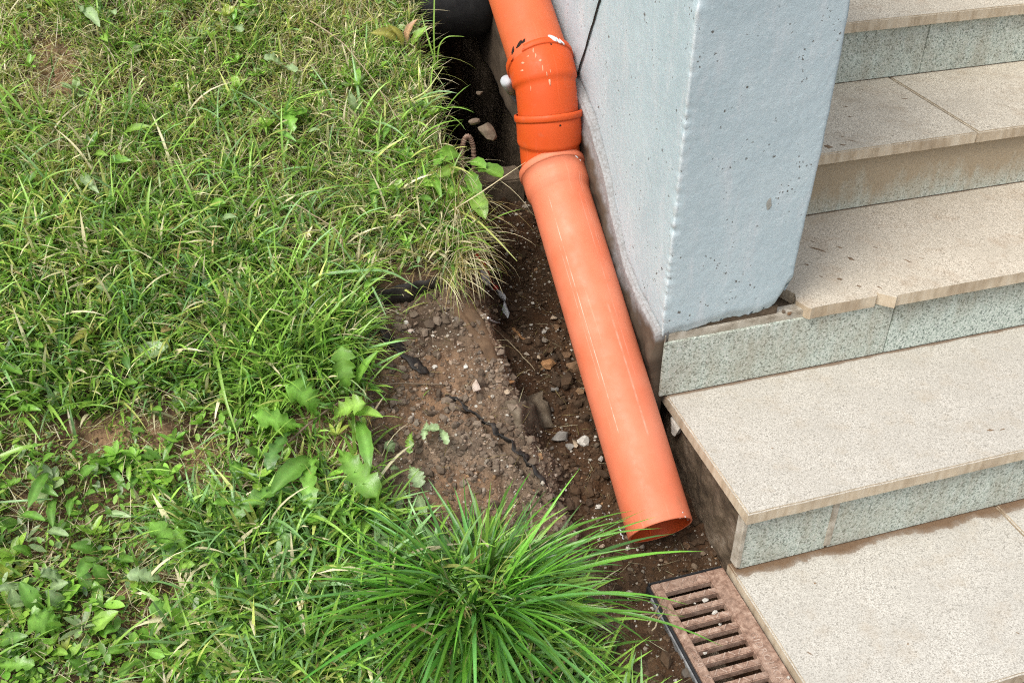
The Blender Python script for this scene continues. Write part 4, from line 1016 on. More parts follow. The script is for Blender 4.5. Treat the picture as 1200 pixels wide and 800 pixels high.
plant('dandelion', 'large toothed dandelion with shiny leaves at the left edge of the soil mound', 'weed', [
 (374, 506, 338, 450, 44), (360, 514, 297, 484, 27), (392, 508, 425, 470, 27, 'lime'), (408, 478, 401, 406, 29, 'fresh', None, .09), (420, 468, 438, 411, 13, 'fresh', 'lance', .09),
 (408, 505, 446, 484, 17, 'lime', 'lance'), (398, 540, 441, 578, 33), (420, 508, 431, 547, 19, 'mid', 'oval'), (366, 550, 320, 570, 30, 'mid', 'oval'), (352, 582, 272, 600, 21, 'mid', None, .05), (380, 545, 362, 590, 20, 'fresh'), (350, 520, 312, 545, 18, 'dark'), (392, 500, 380, 470, 20, 'dark')], h0=.03, h1=.075)
plant('dandelion', 'pair of toothed leaves growing over the mossy bare patch at lower left', 'weed', [(214, 668, 177, 610, 26), (223, 660, 206, 617, 15), (196, 690, 150, 671, 20, 'grey'), (212, 732, 176, 710, 20, 'mid'), (210, 676, 226, 660, 10, 'lime')])
plant('oval_weed', 'dark oval-leaved rosette left of the mossy bare patch', 'weed', [(117, 656, 86, 638, 18), (118, 660, 92, 673, 19), (126, 690, 111, 662, 18), (138, 672, 154, 655, 13), (118, 655, 130, 640, 9), (134, 668, 128, 656, 10)], 'oval', 'mid')
plant('oval_weed', 'clump of big matte leaves at the lower left corner', 'weed', [(48, 726, 24, 683, 22), (78, 716, 56, 692, 17, 'grey'), (78, 748, 34, 726, 34, 'fresh', 'lobed'), (-2, 760, 28, 744, 16), (-4, 786, 36, 776, 19, 'fresh', 'lobed'), (30, 716, 14, 692, 18, 'grey'), (62, 700, 76, 682, 15, 'grey'), (80, 690, 50, 672, 22, 'grey', 'lobed'), (75, 735, 68, 720, 10, 'dark'), (32, 700, -4, 690, 15, 'grey')], 'oval', 'mid')
plant('toothed_weed', 'yellowish-green leaf standing alone near the bottom left', 'weed', [(108, 750, 134, 716, 24, 'lime'), (148, 748, 124, 740, 16, 'mid'), (112, 752, 100, 738, 9, 'mid')], 'oval', 'lime')
plant('spoon_weed', 'small rosette of spoon-shaped leaves at the bottom left', 'weed', [(165, 772, 156, 742, 12), (178, 758, 167, 736, 12), (186, 756, 182, 730, 13), (158, 768, 128, 762, 13), (162, 774, 142, 790, 12), (170, 772, 190, 768, 10), (164, 768, 148, 752, 10)], 'spoon', 'fresh')
plant('oval_weed', 'upright dark oval leaves beside the brown bare patch at left', 'weed', [(98, 574, 109, 546, 16), (100, 596, 109, 574, 13), (42, 576, 64, 578, 12), (70, 590, 60, 612, 12), (82, 572, 74, 556, 9), (92, 590, 80, 600, 10)], 'oval', 'mid')
plant('spiky_weed', 'pale jagged small leaf at the left edge below the broad blade', 'weed', [(50, 572, 34, 548, 18, 'grey', 'lobed'), (52, 560, 60, 530, 16, 'fresh', 'oval'), (44, 545, 40, 520, 14, 'mid', 'oval')], 'lobed', 'grey')
plant('seedling', 'small rosette of round pale leaves on the brown bare patch', 'weed', [(154, 546, 146, 538, 8), (155, 546, 158, 534, 8), (156, 548, 170, 546, 8), (154, 550, 150, 562, 8), (157, 550, 166, 562, 9), (150, 548, 142, 552, 7), (130, 556, 146, 570, 10, 'mid'), (168, 562, 154, 570, 10, 'mid')], 'oval', 'lime', h1=.02)
plant('seedling', 'three-leaved seedling left of the pale rosette on the bare patch', 'weed', [(119, 545, 122, 533, 9), (119, 546, 112, 556, 8), (120, 548, 128, 550, 8), (116, 528, 112, 520, 8), (103, 540, 96, 532, 10)], 'oval', 'grey', h1=.02)
plant('oval_weed', 'dusty grey-green leaf with a dark hollow in the middle left lawn', 'weed', [(158, 426, 194, 404, 26, 'grey'), (146, 442, 166, 424, 17, 'mid'), (136, 470, 158, 446, 15, 'fresh'), (176, 494, 188, 478, 12, 'fresh'), (138, 418, 150, 432, 12, 'dark')], 'oval', 'grey')
plant('oval_weed', 'pale faded leaf lying flat above the dusty leaf at left', 'weed', [(148, 362, 114, 334, 22, 'grey'), (128, 396, 84, 398, 17, 'yellow'), (205, 396, 190, 386, 13, 'tan'), (72, 392, 62, 386, 12, 'yellow')], 'oval', 'grey')
plant('oval_weed', 'cluster of leaves at the left edge halfway down', 'weed', [(30, 424, 12, 404, 14), (32, 420, 48, 404, 15), (2, 434, 24, 434, 15), (26, 462, 8, 448, 14, 'grey'), (24, 486, 44, 478, 11), (38, 490, 30, 478, 9), (4, 470, 20, 466, 10)], 'oval', 'fresh')
plant('broad_weed', 'pale leaf pair at the top left corner of the lawn', 'weed', [(92, 22, 114, 26, 15, 'grey'), (128, 26, 134, 14, 10, 'grey'), (118, 56, 124, 46, 10, 'lime'), (100, 18, 96, 10, 8)], 'oval', 'grey')
plant('broad_weed', 'light green leaves among grass below the sandy bare patch', 'weed', [(148, 164, 172, 146, 12, 'lime'), (120, 172, 110, 160, 11, 'mid'), (130, 196, 150, 186, 14, 'fresh'), (112, 190, 124, 180, 10), (100, 210, 112, 222, 12, 'grey')], 'oval', 'lime')
plant('broad_weed', 'grey-green lobed leaf high in the middle of the lawn', 'weed', [(336, 92, 312, 66, 20, 'grey', 'lobed'), (330, 88, 346, 82, 14, 'grey', 'lobed'), (274, 44, 282, 34, 12, 'grey')], 'lobed', 'grey')
plant('broad_weed', 'bright green angular leaf below the grey-green lobed one', 'weed', [(340, 148, 358, 130, 20, 'fresh', 'lobed'), (336, 130, 342, 148, 16), (320, 163, 344, 162, 8, 'mid', 'oval'), (360, 170, 372, 150, 9, 'grey', 'oval')], 'lobed', 'fresh')
plant('broad_weed', 'dull narrow leaves near the pit edge', 'weed', [(418, 142, 410, 106, 10, 'grey'), (436, 160, 424, 140, 13, 'mid'), (447, 172, 441, 146, 11, 'fresh'), (462, 152, 448, 160, 9), (452, 116, 444, 98, 9, 'grey'), (430, 176, 440, 160, 12, 'mid')], 'lance', 'mid')
plant('dock_plant', 'withered yellow and pinkish leaves rising near the black pipe', 'weed', [(474, 62, 437, 36, 17, 'yellow'), (478, 60, 487, 22, 10, 'pink'), (482, 62, 499, 30, 12, 'lime'), (472, 66, 456, 28, 12, 'yellow'), (468, 66, 462, 50, 8, 'lime')], 'lance', 'yellow', h1=.06)
plant('burdock', 'crinkled round green leaves beside the rusty hoop', 'weed', [(542, 198, 518, 184, 20), (556, 214, 588, 204, 25), (548, 206, 568, 194, 15), (536, 208, 526, 226, 16, 'lime'), (550, 214, 562, 230, 15), (540, 210, 514, 204, 13, 'lime'), (530, 200, 510, 190, 13)], 'round', 'fresh', h0=.03, h1=.05)
plant('burdock', 'single round bright leaf hanging over the trench edge', 'weed', [(548, 234, 568, 252, 19, 'lime'), (546, 236, 534, 226, 11, 'fresh')], 'round', 'lime', h0=.03, h1=.05)
plant('broad_weed', 'leaves in the thick of the grass left of the hoop', 'weed', [(430, 236, 450, 226, 14), (446, 214, 440, 240, 12, 'mid'), (490, 224, 506, 216, 12, 'lime'), (500, 212, 516, 226, 11), (488, 244, 504, 232, 10, 'mid'), (440, 334, 428, 334, 11, 'fresh')], 'oval', 'fresh')
plant('dusty_weed', 'small dusty grey-green plant on the soil mound', 'weed', [(462, 538, 452, 518, 15, 'grey'), (480, 552, 492, 568, 20, 'grey'), (478, 534, 484, 520, 13, 'grey'), (494, 512, 514, 502, 16, 'grey'), (512, 508, 524, 518, 10, 'grey'), (484, 512, 480, 528, 10, 'lime'), (500, 500, 496, 512, 9, 'grey'), (470, 560, 460, 548, 9, 'grey')], 'lobed', 'grey', h1=.03)
plant('drooping_weed', 'pale drooping leaves between the dandelion and the tall grass', 'weed', [(474, 606, 446, 642, 13, 'lime'), (446, 632, 464, 650, 13, 'grey'), (440, 612, 420, 630, 11), (428, 616, 414, 602, 12, 'mid'), (478, 580, 470, 606, 10, 'grey'), (490, 586, 500, 604, 12, 'grey')], 'lance', 'lime', h1=.03)
plant('broad_weed', 'toothed leaves low in the grass left of the dandelion', 'weed', [(300, 606, 250, 586, 17, 'fresh', 'dandelion'), (306, 546, 290, 526, 17, 'mid'), (320, 600, 340, 640, 15, 'mid', 'dandelion'), (350, 620, 380, 606, 15, 'fresh'), (380, 615, 408, 600, 14), (400, 590, 404, 610, 12), (290, 556, 270, 548, 12, 'mid', 'dandelion')], 'oval', 'mid')
plant('broad_weed', 'leaves at the edge of the lawn right above the lush grass', 'weed', [(245, 250, 262, 236, 15, 'fresh'), (226, 248, 216, 234, 16, 'mid'), (260, 268, 274, 252, 13, 'grey'), (178, 226, 162, 210, 17, 'fresh'), (146, 246, 124, 234, 14, 'mid'), (70, 284, 58, 286, 11), (105, 292, 108, 276, 9), (108, 318, 104, 304, 9)], 'oval', 'fresh')
plant('yarrow', 'dark feathery weed with narrow leaflets in the middle of the lawn', 'weed', [(248, 318, 192+6*i, 296+5*i+(i % 3)*6, 5) for i in range(8)]+[(236+2*i, 322, 214+7*i, 350+(i % 3)*5, 5) for i in range(6)], 'lance', 'blue', h1=.03)
plant('broad_weed', 'scattered leaves along the bottom left edge of the picture', 'weed', [(40, 660, 18, 640, 15, 'fresh'), (10, 640, 4, 618, 12), (26, 612, 50, 606, 12), (60, 628, 78, 624, 13, 'grey'), (28, 672, 8, 660, 12, 'grey'), (100, 795, 84, 774, 14), (60, 780, 76, 764, 13, 'lime'), (200, 800, 188, 784, 13), (126, 612, 150, 604, 9, 'grey'), (60, 560, 34, 590, 14), (18, 560, -2, 548, 13)], 'oval', 'mid')

# low mat of tiny leaves between the weeds
def zone(px, py):
    return px, py
def leaflets(name, n, sel, size, cols, lift):
    x = RNG.uniform(-1.6, -.2, n*5); y = RNG.uniform(-.36, 1.2, n*5); z = height(x, y); px, py, d = project(np.stack([x, y, z], 1)); m1, _ = masks(x, y)
    dens = fbm(x*16, y*16, 3, 77); ok = (m1 < .3) & sel(px, py, dens); x, y, z = x[ok][:n], y[ok][:n], z[ok][:n]; k = len(x)
    s = size[0]+(size[1]-size[0])*RNG.random(k)**2; a = RNG.uniform(0, 6.28, k); ti = RNG.uniform(-.5, .9, k)
    tpl = np.array([(-1, 0, 0), (-.35, .48, .1), (.5, .42, .12), (1, 0, 0), (.5, -.42, .12), (-.35, -.48, .1)])
    V = tpl[None]*s[:, None, None]; V[..., 2] += V[..., 0]*np.sin(ti)[:, None]; c_, s_ = np.cos(a)[:, None], np.sin(a)[:, None]
    V = np.stack([V[..., 0]*c_-V[..., 1]*s_, V[..., 0]*s_+V[..., 1]*c_, V[..., 2]], -1)+np.stack([x, y, z+lift*RNG.random(k)+.002], 1)[:, None]
    F = np.array([(0, 1, 2, 3), (0, 3, 4, 5)])[None]+6*np.arange(k)[:, None, None]
    return mesh(name, V.reshape(-1, 3), (F.ravel(), np.arange(k*2)*4), M_LEAF, col=np.repeat(cols(k), 6, 0), kind='stuff')
def pal(cl, w, jit=.25):
    cl = np.array(cl); w = np.array(w)/sum(w)
    def f(k): return cl[RNG.choice(len(cl), k, p=w)]*RNG.uniform(1-jit, 1+jit, (k, 1))
    return f
leaflets('ground_cover', 14000, lambda px, py, d: (px < 330) & (py > 455+40*d) & (px > -80) & (py < 880) & (d > -.28), (.0018, .0058), pal([(.21, .40, .06), (.38, .48, .09), (.58, .54, .20), (.13, .27, .05)], [4, 3, 2, 3]), .022)
leaflets('weed_leaves', 2400, lambda px, py, d: (px < 335) & (py > 440+60*d) & (px > -80) & (py < 880) & (d > -.12), (.005, .0135), pal([(.22, .45, .06), (.31, .54, .08), (.14, .30, .05), (.30, .42, .20)], [4, 3, 2, 1.5]), .045)
leaflets('clover_leaves', 1600, lambda px, py, d: (px < 470) & (px > -60) & (py > 540) & (py < 880) & (d > .02), (.004, .010), pal([(.095, .23, .04), (.14, .28, .05), (.10, .20, .09)], [3, 3, 1]), .035)
leaflets('lawn_leaflets', 2200, lambda px, py, d: (px < 520) & (px > -60) & (py < 520) & (d > .05), (.003, .009), pal([(.11, .26, .045), (.19, .31, .06), (.15, .22, .09)], [3, 2, 1]), .04)

# ------------------------------------------------------------------ grass
def blades(x, y, z, L, W, az, lean, curl, col, S=5, fold=False, twist=None, leafy=False):
    """curved tapering blades; returns V, (loops, starts), C"""
    k = len(x); P = np.stack([x, y, z], 1); d = np.stack([np.cos(az), np.sin(az), 0*az], 1); side = np.stack([-np.sin(az), np.cos(az), 0*az], 1)
    tw = RNG.uniform(-.9, .9, k) if twist is None else twist
    acr = (-1, 0, 1) if fold else (-1, 1); na = len(acr); V = np.zeros((k, S, na, 3)); tip = np.zeros((k, 3)); C = np.zeros((k, S*na+1, 3))
    for i in range(S+1):
        t = i/S; th = lean+curl*t
        up_ = np.stack([-np.cos(az)*np.cos(th)*-1*0, 0*th, 0*th], 1)
        nrm = np.stack([-np.cos(az)*np.cos(th), -np.sin(az)*np.cos(th), np.sin(th)], 1)
        sd_ = side*np.cos(tw*t)[:, None]+nrm*np.sin(tw*t)[:, None]
        if i < S:
            w = W*(math.sin(math.pi*min(1, .04+.93*t**1.25))**.85) if leafy else W*(.62+.75*t-1.25*t*t)*(1 if t < .75 else .85)
            for q, u in enumerate(acr):
                V[:, i, q] = P+sd_*(u*w/2)[:, None]+(nrm*(-.22*w)[:, None] if fold and u == 0 else 0)
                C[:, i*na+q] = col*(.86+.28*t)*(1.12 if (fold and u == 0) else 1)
        else: tip = P.copy(); C[:, -1] = col*1.1
        st = L/S; P = P+(d*np.sin(th)[:, None]+np.array([0, 0, 1.0])*np.cos(th)[:, None])*st[:, None]
    Va = np.concatenate([V.reshape(k, S*na, 3), tip[:, None]], 1); nv = S*na+1
    q = []; tri = []
    for i in range(S-1):
        for a in range(na-1): q.append((i*na+a, i*na+a+1, (i+1)*na+a+1, (i+1)*na+a))
    for a in range(na-1): tri.append(((S-1)*na+a, (S-1)*na+a+1, S*na))
    off = (nv*np.arange(k))[:, None, None]; Q = (np.array(q)[None]+off).reshape(k, -1); T = (np.array(tri)[None]+off).reshape(k, -1)
    loops = np.concatenate([Q, T], 1).ravel(); per = np.array([4]*len(q)+[3]*len(tri)); st = np.concatenate([[0], np.cumsum(np.tile(per, k))[:-1]])
    return Va.reshape(-1, 3), (loops, st), C.reshape(-1, 3)
def field(n):
    x = RNG.uniform(-1.75, -.15, n); y = RNG.uniform(-.36, 1.75, n); m1, _ = masks(x, y); k = m1 < .45; x, y = x[k], y[k]
    z = height(x, y); px, py, d = project(np.stack([x, y, z], 1)); k = (px > -110) & (px < 900) & (py > -130) & (py < 900); return x[k], y[k], z[k], px[k], py[k]
GC = dict(fresh=np.array([.33, .56, .095]), mid=np.array([.25, .47, .07]), dark=np.array([.11, .27, .045]), yel=np.array([.54, .59, .17]), straw=np.array([.84, .75, .49]), blue=np.array([.25, .46, .17]), ochre=np.array([.48, .36, .16]))
def choose(names, probs, k):
    probs = np.asarray(probs, float); probs = probs/probs.sum(-1, keepdims=True)
    if probs.ndim == 1: probs = np.tile(probs, (k, 1))
    u = RNG.random((k, 1)); idx = (u > np.cumsum(probs, 1)).sum(1).clip(0, len(names)-1)
    return np.array([GC[n] for n in names])[idx]
def rosettes(name, n, sel, Lr, cols, probs, per=(5, 10)):
    x, y, z, px, py = field(max(n*14, 9000)); dens = fbm(x*8, y*8, 3, 123); ok = sel(px, py, dens) & (RNG.random(len(x)) > 1.0*bare(px, py)); x, y, z = x[ok][:n], y[ok][:n], z[ok][:n]; m = len(x)
    if not m: return
    cnt = RNG.integers(*per, m); idx = np.repeat(np.arange(m), cnt); k = len(idx); rl = RNG.uniform(*Lr, m); j = np.concatenate([np.arange(c)/c for c in cnt])
    az = 6.283*j+np.repeat(RNG.uniform(0, 6.28, m), cnt)+RNG.normal(0, .25, k); L = rl[idx]*RNG.uniform(.55, 1.2, k); asp = RNG.uniform(.26, .52, m)[idx]
    c = np.array(cols)[RNG.choice(len(cols), m, p=np.array(probs)/sum(probs))][idx]*np.exp(RNG.normal(0, .2, (k, 1)))
    V, F, C = blades(x[idx], y[idx], z[idx]+.004+RNG.uniform(0, .028, m)[idx], L, L*asp, az, RNG.uniform(.35, 1.15, k), RNG.uniform(.3, 1.0, k), c, 7, True, RNG.uniform(-.5, .5, k), True)
    return mesh(name, V, F, M_LEAF, col=C, kind='stuff')
LC = [(.25, .50, .065), (.33, .56, .08), (.15, .34, .05), (.34, .46, .22), (.42, .52, .10)]
rosettes('low_weeds', 235, lambda px, py, d: (px < 350) & (py > 430+60*d) & (px > -90) & (py < 890) & (d > -.35), (.016, .046), LC, [4, 4, 3, 2, 1])
rosettes('lawn_weeds', 240, lambda px, py, d: (px < 500) & (py < 470) & (py > -90) & (px > -90) & (d > -.12), (.015, .040), LC, [4, 3, 3, 2, 1], (4, 8))
rosettes('bank_weeds', 26, lambda px, py, d: (px > 330) & (px < 450) & (py > 520) & (py < 660), (.02, .045), LC, [4, 3, 3, 2, 1], (4, 8))
# clumps: blades of one clump share direction, length and hue
cx, cy, cz, cpx, cpy = field(8000)
keep = RNG.random(len(cx)) > bare(cpx, cpy)*.97; low = (cpy > 470) & (cpx < 340) & ~((cpx > 190) & (cpy > 600)); keep &= ~(low & (RNG.random(len(cx)) < .86))
cx, cy, cpx, cpy = cx[keep], cy[keep], cpx[keep], cpy[keep]; nc = len(cx)
per = RNG.integers(9, 20, nc); idx = np.repeat(np.arange(nc), per); k = len(idx)
midz = sstep(200, 300, cpy)*(1-sstep(440, 500, cpy)); lowr = sstep(560, 620, cpy)*sstep(150, 210, cpx); upz = 1-sstep(190, 290, cpy); edge = sstep(270, 430, cpx)*(1-sstep(300, 380, cpy))
lush = 1.5*fbm(cx*4.2, cy*4.2, 3, 91)
cl = .048*upz+.080*midz+.085*lowr+.058*(1-np.clip(upz+midz+lowr, 0, 1)); cl = cl*RNG.uniform(.7, 1.35, nc)*(1+.45*lush)
cw = (.0047*upz+.0074*midz+.0088*lowr+.0064*(1-np.clip(upz+midz+lowr, 0, 1)))*RNG.uniform(.75, 1.4, nc)
caz = RNG.uniform(0, 6.28, nc); spread = RNG.uniform(.010, .030, nc)
ang = RNG.uniform(0, 6.28, k); rad_ = np.abs(RNG.normal(0, 1, k))*spread[idx]
x = cx[idx]+rad_*np.cos(ang); y = cy[idx]+rad_*np.sin(ang); z = height(x, y, False)-.002
m1, _ = masks(x, y); ok = m1 < .5
az = np.where(RNG.random(k) < .55, ang, caz[idx]+RNG.normal(0, .6, k)); az = np.arctan2(np.sin(az)-.30, np.cos(az))
yl = sstep(260, 60, cpx)*sstep(480, 380, cpy)
dryp = np.clip(.22*yl+.24*upz+.10*midz+.03*lowr+.12+.35*edge-.25*lush, .01, .8)
names = ['fresh', 'mid', 'dark', 'yel', 'straw', 'blue', 'ochre']
pr = np.stack([1.0+1.8*np.maximum(0, lush), 1.3+lush*.9, .8+.4*lush, .55-.5*lush+.9*upz+.9*yl, 2.5*dryp, .5+1.1*lowr+.5*midz, .5*dryp], 1).clip(.02)
cc = choose(names, pr, nc); col = np.where((RNG.random(k) < .62)[:, None], cc[idx], choose(names, pr[idx], k))*np.exp(RNG.normal(0, .33, (k, 1))).clip(.4, 1.7)
L = cl[idx]*RNG.uniform(.55, 1.35, k); W = cw[idx]*RNG.uniform(.7, 1.3, k); lean = np.abs(RNG.normal(.6, .35, k)); curl = RNG.uniform(.1, 1.6, k)
sel = ok
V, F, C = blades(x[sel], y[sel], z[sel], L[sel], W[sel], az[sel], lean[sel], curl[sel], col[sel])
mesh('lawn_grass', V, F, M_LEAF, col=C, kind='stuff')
# longer flopped blades over the lawn
def long_blades(name, n, sel, L, W, lean, curl, names, probs, bias=-.35, S=7, fold=True):
    x, y, z, px, py = field(n*8); b = bare(px, py); ok = sel(px, py) & (RNG.random(len(x)) > b*.9); x, y, z = x[ok][:n], y[ok][:n], z[ok][:n]; k = len(x)
    az = RNG.uniform(0, 6.28, k); az = np.arctan2(np.sin(az)+bias, np.cos(az))
    V, F, C = blades(x, y, z-.002, RNG.uniform(*L, k), RNG.uniform(*W, k), az, np.abs(RNG.normal(lean[0], lean[1], k)), RNG.uniform(*curl, k), choose(names, probs, k)*RNG.uniform(.75, 1.25, (k, 1)), S, fold)
    return mesh(name, V, F, M_LEAF, col=C, kind='stuff')
long_blades('long_grass', 1500, lambda px, py: (py > 130) & (py < 500) & (px < 520), (.08, .17), (.0048, .0092), (.5, .25), (.5, 1.6), ['fresh', 'mid', 'blue', 'yel', 'straw'], [4, 3, 2.5, 1.5, 1.2])
long_blades('bluish_grass', 520, lambda px, py: (py > 585) & (px > 150) & (px < 440), (.09, .19), (.0060, .0100), (.55, .25), (.5, 1.5), ['blue', 'mid', 'fresh', 'straw'], [5, 3, 2, .4])
long_blades('upper_grass', 1300, lambda px, py: (py < 240), (.05, .11), (.0032, .0062), (.5, .25), (.4, 1.5), ['fresh', 'yel', 'mid', 'straw'], [4, 3, 2, 1.2])
long_blades('stray_grass', 200, lambda px, py: (py > 440) & (px < 340), (.07, .16), (.0045, .0085), (.6, .25), (.5, 1.3), ['fresh', 'mid', 'blue', 'straw'], [3, 3, 2, 1])
# dry thatch lying flat
x, y, z, px, py = field(90000); b = bare(px, py); th_ = fbm(x*7, y*7, 3, 99)
ok = (RNG.random(len(x)) < 1.1*(.22+.25*(px < 230)*(py < 460)+.35*np.clip(1-py/300, 0, 1)+.9*th_.clip(0)+.45*(px > 300)*(py < 350)+.1*(b > .3)).clip(.08, 1)*.62); x, y, z = x[ok], y[ok], z[ok]; k = len(x)
V, F, C = blades(x, y, z+RNG.uniform(.0, .026, k), RNG.uniform(.03, .085, k), RNG.uniform(.0011, .0024, k), RNG.uniform(0, 6.28, k), RNG.uniform(.85, 1.6, k), RNG.uniform(-.3, .9, k), choose(['straw', 'ochre', 'yel'], [4, 1.6, 1.6], k)*RNG.uniform(.6, 1.2, (k, 1)), 4)
mesh('dry_thatch', V, F, M_LEAF, col=C, kind='stuff')
# straw hanging over the trench edge
tt_ = np.array([(490, 60), (502, 110), (514, 160), (530, 205), (546, 250), (556, 290), (548, 318), (520, 326), (480, 332), (440, 342), (426, 380), (424, 430)], float)
k = 520; s = RNG.choice([0, 1, 3, 4, 4, 5, 5, 5, 6, 6, 6, 6, 4, 3, 9, 10], k); u = RNG.random(k)[:, None]; pp = tt_[s]*(1-u)+tt_[s+1]*u+RNG.normal(0, 5, (k, 2))-np.array([6, 4])
Pl = np.array([on_plane(a, b, -.150, .48) for a, b in pp]); Pl[:, 2] = np.maximum(Pl[:, 2], height(Pl[:, 0], Pl[:, 1], False))
az = RNG.normal(-1.35, .75, k)
V, F, C = blades(Pl[:, 0], Pl[:, 1], Pl[:, 2], RNG.uniform(.03, .15, k), RNG.uniform(.0011, .0025, k), az, RNG.uniform(.2, 1.5, k), RNG.uniform(.4, 2.3, k), choose(['straw', 'ochre', 'yel', 'fresh'], [5, 1.5, 2, 1.6], k)*RNG.uniform(.7, 1.15, (k, 1)), 7)
mesh('hanging_straw', V, F, M_LEAF, col=C, kind='stuff')
k = 170; u = RNG.random(k)[:, None]; pp = np.array([518., 190])*(1-u)+np.array([538., 296])*u+RNG.normal(0, 7, (k, 2))+np.array([6, -6]); Pl = np.array([on_plane(a, b, -.146, .48) for a, b in pp])
V, F, C = blades(Pl[:, 0], Pl[:, 1], Pl[:, 2], RNG.uniform(.07, .21, k), RNG.uniform(.0011, .0022, k), RNG.normal(-1.55, .5, k), RNG.uniform(.6, 1.5, k), RNG.uniform(.9, 2.0, k), choose(['straw', 'ochre', 'yel'], [6, 2, .8], k)*RNG.uniform(.75, 1.1, (k, 1)), 8)
mesh('drooping_straw', V, F, M_LEAF, col=C, kind='stuff')

# stray blades creeping from the turf over the bare mound
x = RNG.uniform(-.75, -.2, 6000); y = RNG.uniform(-.1, .8, 6000); sd_ = sd_poly(x, y, LAWN_PL, [(6, -3), (6, 9)]); ok = (sd_ > .0) & (RNG.random(6000) < np.exp(-sd_/.022)); x, y = x[ok][:230], y[ok][:230]; k = len(x)
V, F, C = blades(x, y, height(x, y)-.002, RNG.uniform(.03, .10, k), RNG.uniform(.0016, .0046, k), RNG.uniform(0, 6.28, k), RNG.uniform(.4, 1.3, k), RNG.uniform(.2, 1.6, k), choose(['fresh', 'mid', 'yel', 'straw', 'ochre'], [3, 3, 1.5, 3, 1], k)*RNG.uniform(.7, 1.15, (k, 1)), 6)
mesh('stray_edge_grass', V, F, M_LEAF, col=C, kind='stuff')
# bits of straw and fine roots scattered on the bare soil
x = RNG.uniform(-.8, -.03, 9000); y = RNG.uniform(-.3, 1.05, 9000); m1, m2 = masks(x, y); px, py, d = project(np.stack([x, y, height(x, y)], 1)); ok = (m1 > .6) & (px > 385) & (px < 850) & (py < 830) & ~((x > -.165) & (y < .06)); x, y = x[ok][:420], y[ok][:420]; k = len(x)
V, F, C = blades(x, y, height(x, y)+.003, RNG.uniform(.008, .055, k), RNG.uniform(.0008, .0018, k), RNG.uniform(0, 6.28, k), RNG.uniform(1.35, 1.6, k), RNG.uniform(-.25, .35, k), choose(['straw', 'ochre'], [2, 3], k)*RNG.uniform(.3, .85, (k, 1)), 6)
mesh('soil_litter', V, F, M_LEAF, col=C, kind='stuff')
# tall dark green tuft in front of the soil mound
tb = on_plane(556, 712, -.150, .48); tb[2] = height(tb[:1], tb[1:2])[0]
tuft = thing('grass_tuft', 'big dense tuft of long dark green grass in front of the soil mound', 'grass tuft', tb)
def tuft_set(n, Lr, Wr):
    a = RNG.uniform(0, 6.28, n); r = .034*np.sqrt(RNG.random(n)); x = tb[0]+r*np.cos(a)*1.25; y = tb[1]+r*np.sin(a)
    az = a+RNG.normal(0, .75, n); lean = .12+9*r*RNG.uniform(.3, 2.2, n)+np.abs(RNG.normal(0, .22, n)); curl = RNG.uniform(.2, 2.0, n)
    c = choose(['mid', 'dark', 'fresh', 'blue'], [5, 3, 4, 2], n)*np.exp(RNG.normal(0, .28, (n, 1)))*np.array([.42, .66, .40])
    back = 1.08-.50*np.clip(np.sin(az+.15), 0, 1)
    return x, y, height(x, y, False)-.004, RNG.uniform(*Lr, n)*back, RNG.uniform(*Wr, n), az, lean, curl, c
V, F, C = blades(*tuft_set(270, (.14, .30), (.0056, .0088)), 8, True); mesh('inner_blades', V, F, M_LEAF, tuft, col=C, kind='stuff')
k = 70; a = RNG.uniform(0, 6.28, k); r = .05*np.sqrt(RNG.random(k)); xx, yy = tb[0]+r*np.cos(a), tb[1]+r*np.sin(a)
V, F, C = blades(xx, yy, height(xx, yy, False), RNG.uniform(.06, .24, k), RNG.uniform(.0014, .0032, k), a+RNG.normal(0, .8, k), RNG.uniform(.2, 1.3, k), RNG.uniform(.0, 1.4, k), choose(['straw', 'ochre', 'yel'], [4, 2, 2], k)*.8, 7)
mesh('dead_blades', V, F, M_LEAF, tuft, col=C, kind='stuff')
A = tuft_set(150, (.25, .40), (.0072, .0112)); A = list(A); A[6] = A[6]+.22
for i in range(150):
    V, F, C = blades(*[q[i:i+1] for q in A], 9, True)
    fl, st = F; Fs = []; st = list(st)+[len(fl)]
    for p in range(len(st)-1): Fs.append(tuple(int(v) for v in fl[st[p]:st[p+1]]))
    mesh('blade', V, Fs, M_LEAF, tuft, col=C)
# hand-set long blades that catch the eye in the lawn
def arc_blade(px, lift, w, col):
    P = np.array([on_plane(a, b, -.152+h, .48) for (a, b), h in zip(px, lift)]); n = 16; t = np.linspace(0, len(P)-1, n); Q = np.stack([np.interp(t, np.arange(len(P)), P[:, i]) for i in range(3)], 1)
    for _ in range(4): Q[1:-1] = (Q[:-2]+2*Q[1:-1]+Q[2:])/4
    V = []; C = []
    for i in range(n):
        T = Q[min(i+1, n-1)]-Q[max(i-1, 0)]; T /= np.linalg.norm(T); S = np.cross(T, -FWD*.6+np.array([0, 0, .6])); S /= np.linalg.norm(S); N = np.cross(S, T); f = i/(n-1); ww = w/2*(.5+1.1*f-1.55*f*f)+.0003
        for u in (-1, 0, 1): V.append(Q[i]+S*u*ww-N*(.3*ww if u == 0 else 0)); C.append(GC[col]*(1.1 if u == 0 else .95))
    F = [(i*3+a, i*3+a+1, i*3+a+4, i*3+a+3) for i in range(n-1) for a in (0, 1)]
    return V, F, C
AV, AF, AC = [], [], []
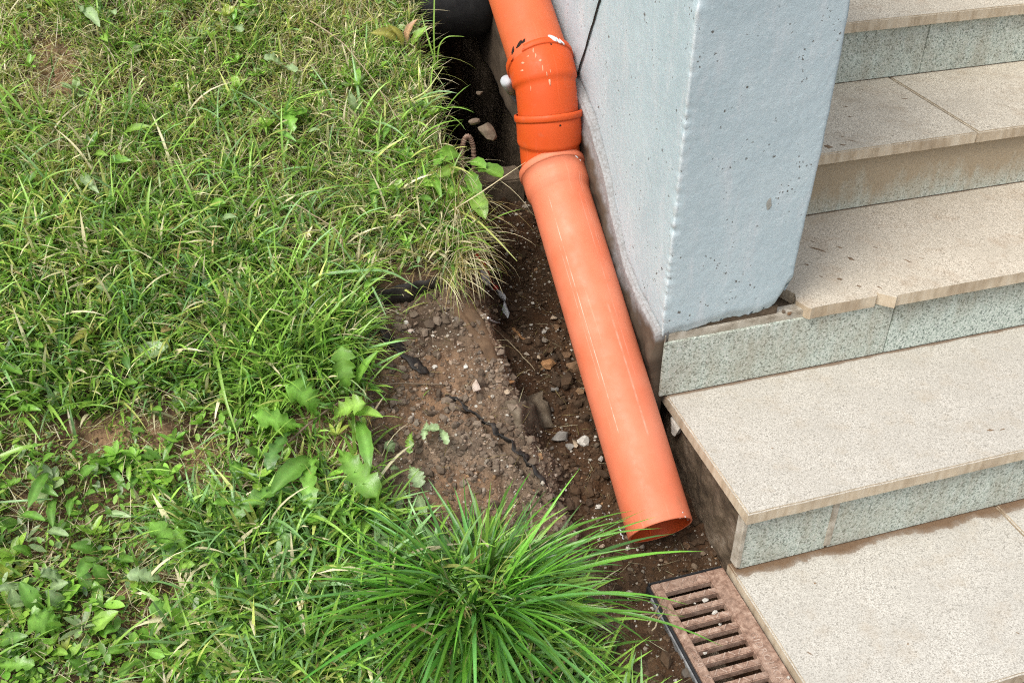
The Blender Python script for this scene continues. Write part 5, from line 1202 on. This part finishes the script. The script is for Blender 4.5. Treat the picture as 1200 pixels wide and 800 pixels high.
for px, lift, w, c in [([(345, 327), (400, 318), (455, 315), (490, 338)], L_([.03, .06, .07, .04]), .0085, 'blue'), ([(436, 336), (444, 352), (453, 372)], L_([.05, .05, .045]), .005, 'blue'),
  ([(340, 350), (372, 366), (404, 385), (432, 411)], L_([.03, .05, .06, .05]), .0085, 'fresh'), ([(166, 360), (168, 325), (182, 297), (200, 281)], L_([.02, .05, .06, .04]), .010, 'fresh'),
  ([(0, 534), (26, 524), (56, 519)], L_([.04, .05, .04]), .011, 'fresh'), ([(536, 246), (560, 258), (582, 280), (606, 306)], L_([.05, .09, .12, .12]), .0045, 'yel'), ([(524, 250), (560, 228), (592, 206), (616, 190)], L_([.05, .12, .2, .26]), .0032, 'straw'),
  ([(510, 80), (508, 40), (509, 0), (509, -30)], L_([.02, .10, .16, .2]), .0042, 'fresh'), ([(512, 78), (514, 52), (524, 42), (544, 43)], L_([.02, .07, .1, .1]), .0045, 'fresh'), ([(512, 80), (500, 40), (494, 18)], L_([.02, .08, .1]), .0042, 'fresh'),
  ([(458, 128), (480, 118), (500, 108), (520, 78)], L_([.03, .07, .09, .12]), .0040, 'yel'), ([(460, 130), (485, 118), (510, 112), (530, 108)], L_([.03, .07, .09, .09]), .0036, 'yel'),
  ([(262, 290), (278, 300), (300, 330), (306, 370)], L_([.02, .05, .06, .03]), .0075, 'fresh'), ([(250, 400), (256, 430), (264, 470), (282, 520)], L_([.04, .06, .06, .03]), .008, 'fresh'), ([(120, 460), (110, 445), (140, 410), (170, 402)], L_([.03, .05, .06, .04]), .006, 'yel'),
  ([(0, 588), (30, 586), (62, 584)], L_([.04, .05, .04]), .005, 'blue'), ([(346, 246), (356, 228), (390, 218), (440, 216)], L_([.03, .06, .07, .05]), .006, 'fresh'), ([(205, 250), (225, 258), (245, 270), (258, 285)], L_([.03, .05, .06, .05]), .007, 'fresh')]:
    V, F, C = arc_blade(px, lift, w, c); o_ = len(AV); AV += V; AC += C; AF += [tuple(i+o_ for i in f) for f in F]
mesh('arching_blades', AV, AF, M_LEAF, col=np.array(AC), kind='stuff')
# tiny yellow-green flower heads
fp = ground_at([(285+RNG.normal(0, 8), 296+RNG.normal(0, 6)) for _ in range(46)]); fv, ff = [], []
for p in fp:
    r = RNG.uniform(.0015, .0034); o_ = len(fv); fv += [p+np.array([0, 0, .045+RNG.normal(0, .006)])+v*r for v in IV]; ff += [tuple(int(i)+o_ for i in f) for f in IF]
fl = thing('flower_head', 'small yellowish-green flower cluster in the lush grass', 'flower', fp.mean(0))
mesh('florets', fv, ff, M_LEAF, fl, kind='stuff', col=np.tile(np.array([.38, .42, .10]), (len(fv), 1)))
